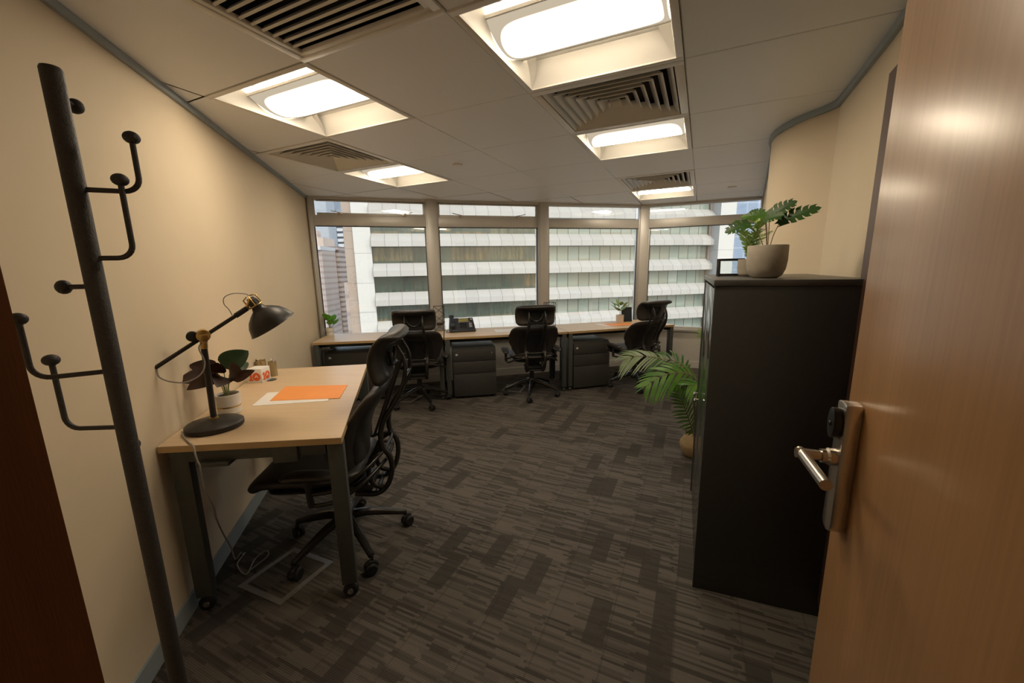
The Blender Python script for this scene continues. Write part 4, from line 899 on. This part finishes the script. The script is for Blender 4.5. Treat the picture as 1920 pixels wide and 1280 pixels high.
MB().lathe([(0, 0), (.03, 0), (.043, .012), (.048, .04), (.046, .085), (.042, .085), (.04, .07), (0, .069)], 32).build('pot', 'stone_pot', fn); MB().lathe([(0, .069), (.041, .07), (0, .074)], 16).build('soil', 'soil', fn)
def frond(base, pts, leaflet, wd, n, mat, parent, droop=.3, side_tilt=0., stemr=.0012, name='frond', fold=.1, start=.15, stem='stem_green', roll=0., spread=1.):
    mb = MB(); P = spline(pts, 8); N = len(P)
    st = MB().tube(P, [stemr * (1.6 - 1.2 * i / (N - 1)) for i in range(N)], 6)
    for k in range(n):
        u = start + (1 - start) * k / (n - 1); i = min(int(u * (N - 1)), N - 2); p = P[i]; d = (P[i + 1] - P[max(i - 1, 0)]).normalized()
        x = d.cross(Vector((0, 0, 1))); x = x.normalized() if x.length > .05 else Vector((1, 0, 0)); x = Quaternion(d, roll) @ x; up = x.cross(d)
        ln = leaflet * (math.sin(PI * (.12 + .80 * (u - start) / (1 - start))) ** .6) * (.92 + .16 * rnd.random())
        for s in (-1, 1):
            dr = x * s * (1 - .45 * u) * spread + d * (.45 + .55 * u) + up * side_tilt + Vector((0, 0, -.12 * rnd.random()))
            leaf(mb, p, dr, up, ln, wd, droop=droop, fold=fold, n=5, prof=lambda v: math.sin(PI * (.08 + .92 * v) ** .7) ** .6)
    if True: leaf(mb, P[-1], (P[-1] - P[-2]), Vector((0, 0, 1)), leaflet * .45, wd, droop=.1, n=4)
    o = mb.build(name, mat, parent, smooth=80); st.build('rachis', stem, o, smooth=60); return o
for i in range(13):
    a = i * 2.399; lean = .3 + .5 * ((i * 5) % 4) / 3; dx = Vector((math.cos(a), math.sin(a), 0)); h_ = .15 + .04 * (i % 3)
    frond(None, [(0, 0, .07), dx * (.03 * lean) + Vector((0, 0, .07 + h_ * .45)), dx * (.10 * lean) + Vector((0, 0, .07 + h_ * .85)), dx * (.17 * lean) + Vector((0, 0, .07 + h_))], .040, .008, 15, 'leaf_fern', fn, droop=.1, stemr=.0009)
t = thing('picture_frame', 'black open display frame standing on the tall cabinet behind the plants', 'picture frame', (1.128, 2.05, cz), -math.radians(20))
for s in (0, 1):
    fm = MB(); T = Matrix.Translation((0, s * .05, 0)) @ Matrix.Rotation(-.18, 4, 'X')
    for c_a, d_a in (((-.055, 0, .045), (.011, .008, .09)), ((.055, 0, .045), (.011, .008, .09)), ((0, 0, .0855), (.121, .008, .011)), ((0, 0, .0075), (.121, .008, .011))): fm.box(c_a, d_a, T)
    fm.build('frame', 'black_metal', t, .001)
MB().box((0, 0, .046), (.10, .002, .07), Matrix.Rotation(-.18, 4, 'X')).build('pane', 'window_glass', t, smooth=0)

# ------------------------------------------------------------------ floor palm
pm = thing('potted_palm', 'green palm in a woven belly basket on the carpet beside the tall cabinet', 'potted plant', (1.435, 2.93, 0), -math.radians(26))
def mat_basket():
    t = NT('seagrass'); co = t.n('ShaderNodeTexCoord').outputs['Object']; wv = t.n('ShaderNodeTexWave', {'bands_direction': 'Z'}, Vector=co, Scale=38., Distortion=1.5).outputs[0]
    nz = t.n('ShaderNodeTexNoise', Vector=co, Scale=110.).outputs[0]; f = t.math('MULTIPLY', wv, nz)
    t.pbsdf(t.ramp(f, [(.1, (.20, .13, .06)), (.6, (.52, .38, .20))]), .75, 0, f, .8, .004); M['seagrass'] = t.m
mat_basket()
MB().lathe([(0, 0), (.07, 0), (.092, .03), (.108, .075), (.112, .10), (.108, .115), (.085, .155), (.068, .18), (.06, .185), (.058, .17), (0, .165)], 40).build('basket', 'seagrass', pm, smooth=60)
hb = MB()
for s in (-1, 1): hb.tube(spline([(s * .066, -.02, .18), (s * .075, -.015, .215), (s * .075, .015, .215), (s * .066, .02, .18)], 5), .005, 8)
hb.build('basket_handle', 'seagrass', pm)
for pts, ll, wd_, n_, mt_, st_, dr, rl in (
    ([(0, 0, .17), (-.03, -.01, .45), (-.10, -.03, .66), (-.26, -.06, .775), (-.43, -.09, .80), (-.55, -.10, .765)], .19, .014, 13, 'leaf_dry', .62, .35, .75),
    ([(0, 0, .17), (.02, -.02, .42), (.0, -.06, .60), (-.08, -.13, .70), (-.22, -.20, .70), (-.36, -.26, .61)], .21, .019, 16, 'leaf_green', .42, .35, .85),
    ([(0, 0, .17), (-.02, -.01, .45), (-.05, .02, .62), (-.14, .05, .73), (-.26, .07, .76), (-.36, .09, .74)], .18, .017, 13, 'leaf_dark', .5, .35, .8),
    ([(-.01, -.01, .17), (-.035, -.03, .26), (-.075, -.05, .37), (-.11, -.07, .47), (-.16, -.08, .57)], .15, .018, 15, 'leaf_green', .12, .15, 1.15),
    ([(.0, .0, .17), (.05, .03, .45), (.07, .06, .68), (.06, .10, .88), (.03, .12, 1.0)], .16, .018, 16, 'leaf_pale', .35, .3, 1.2),
    ([(.0, .0, .17), (.05, -.06, .36), (.06, -.14, .54), (.02, -.22, .64), (-.06, -.28, .66)], .19, .018, 13, 'leaf_green', .4, .4, .5),
    ([(.01, .01, .17), (.06, .10, .40), (.10, .22, .56), (.13, .34, .60)], .17, .02, 13, 'leaf_dark', .4, .35, .3)):
    frond(None, pts, ll, wd_, n_, mt_, pm, droop=dr, stemr=.004, start=st_, stem='stem_brown', roll=-rl, spread=1.25)

# ------------------------------------------------------------------ outside
bl = thing('office_tower', 'wide office tower opposite the windows with white ledges and ribbon glazing', 'building', (-16.4, 48, 0), math.atan2(.243, .970))
# local: x along the facade, -y towards the viewer
LF = 47.2; FH = 3.47; Z0 = 5.78
for k in range(-5, 4):
    zt = Z0 + k * FH; a, b = zt - .85, zt - 1.55
    mb = MB(); vs = [(0, 0, zt), (0, -1., a), (0, -1., b), (0, 0, b), (LF, 0, zt), (LF, -1., a), (LF, -1., b), (LF, 0, b)]
    mb.add(vs, [(0, 1, 5, 4), (1, 2, 6, 5), (2, 3, 7, 6), (0, 3, 2, 1), (4, 5, 6, 7)]); mb.build('spandrel_ledge', 'facade_panels', bl, smooth=0)
    MB().box((LF / 2, .08, zt + (FH - 1.55) / 2), (LF, .1, FH - 1.53)).build('window_band', 'facade_glass', bl, smooth=0)
MB().box((LF / 2, 8, -12), (LF, 15.6, 64)).build('core', 'brown_panels', bl, smooth=0)
MB().box((-.95, .1, -12), (1.94, 1.0, 64)).build('white_pier', 'white_panels', bl, smooth=0)
MB().box((-2.45, .4, -12), (1.02, 1.0, 64)).build('brown_pier', 'brown_panels', bl, smooth=0)
MB().box((48.3, -.6, -12), (2.6, 2.4, 64)).build('white_pier', 'white_panels', bl, smooth=0)
MB().box((46.95, .2, -12), (.7, .9, 64)).build('brown_pier', 'brown_panels', bl, smooth=0)
def block(name, lb, x0, x1, y0, y1, z0, z1, mat, rz=0, parent=None):
    t = thing(name, lb, 'building', ((x0 + x1) / 2, (y0 + y1) / 2, 0), rz)
    MB().box((0, 0, (z0 + z1) / 2), (x1 - x0, y1 - y0, z1 - z0)).build('tower_wall', mat, t, smooth=0); return t
t = block('residential_tower', 'tall grey blue tower with white balconies, far left through the window', -56.0, -47.8, 108, 122, -40, 20.6, 'tower_grey')
MB().box((5.13, -.6, -9.9), (2.06, 13, 60)).build('slate_wing', 'tower_slate', t, smooth=0)
MB().box((7.35, -.3, -11), (2.4, 12.4, 57)).build('balcony_wing', 'balcony_wall', t, smooth=0)
for k in range(20): MB().box((7.1, -6.9, 16.2 - k * 1.34), (1.5, .8, .8)).build('balcony', 'white_concrete', t, smooth=0)
MB().box((3.0, -5.2, 19.9), (1.6, 3, 2.4)).build('roof_plant', 'tower_slate', t, smooth=0)
t = block('striped_building', 'brown and cream striped building below the grey blue tower', -39.3, -36.0, 85, 95, -40, 5.9, 'brick_stripes'); MB().box((0, -.2, 6.2), (3.4, 10.4, .7)).build('roof_slab', 'brick_stripes', t, smooth=0)
t = block('brick_building', 'pinkish building at the left window edge, in front of the striped one', -46.5, -36.3, 78, 84, -40, 5.6, 'pink_stripes'); MB().box((0, -.2, 5.9), (10.3, 6.6, .7)).build('parapet', 'white_concrete', t, smooth=0)
t = block('peach_building', 'peach coloured rooftop block behind the pinkish building', -48, -43.6, 95, 101, -40, 9.2, 'peach_wall'); MB().box((-.5, -1, 10), (1.8, 2, 1.8)).build('roof_hut', 'peach_wall', t, smooth=0)
t = block('pale_tower', 'slender pale tower between the grey blue tower and the office tower', -29.25, -28.35, 70, 75, -40, -.5, 'peach_wall')
t = block('glass_tower', 'blue glass tower at the far right of the window', 53.5, 78, 98, 120, -45, 40, 'blue_glass')
gr_ = MB().box((0, 120, -45.5), (600, 400, 1)); struct(gr_.build('ground', 'street', smooth=0))
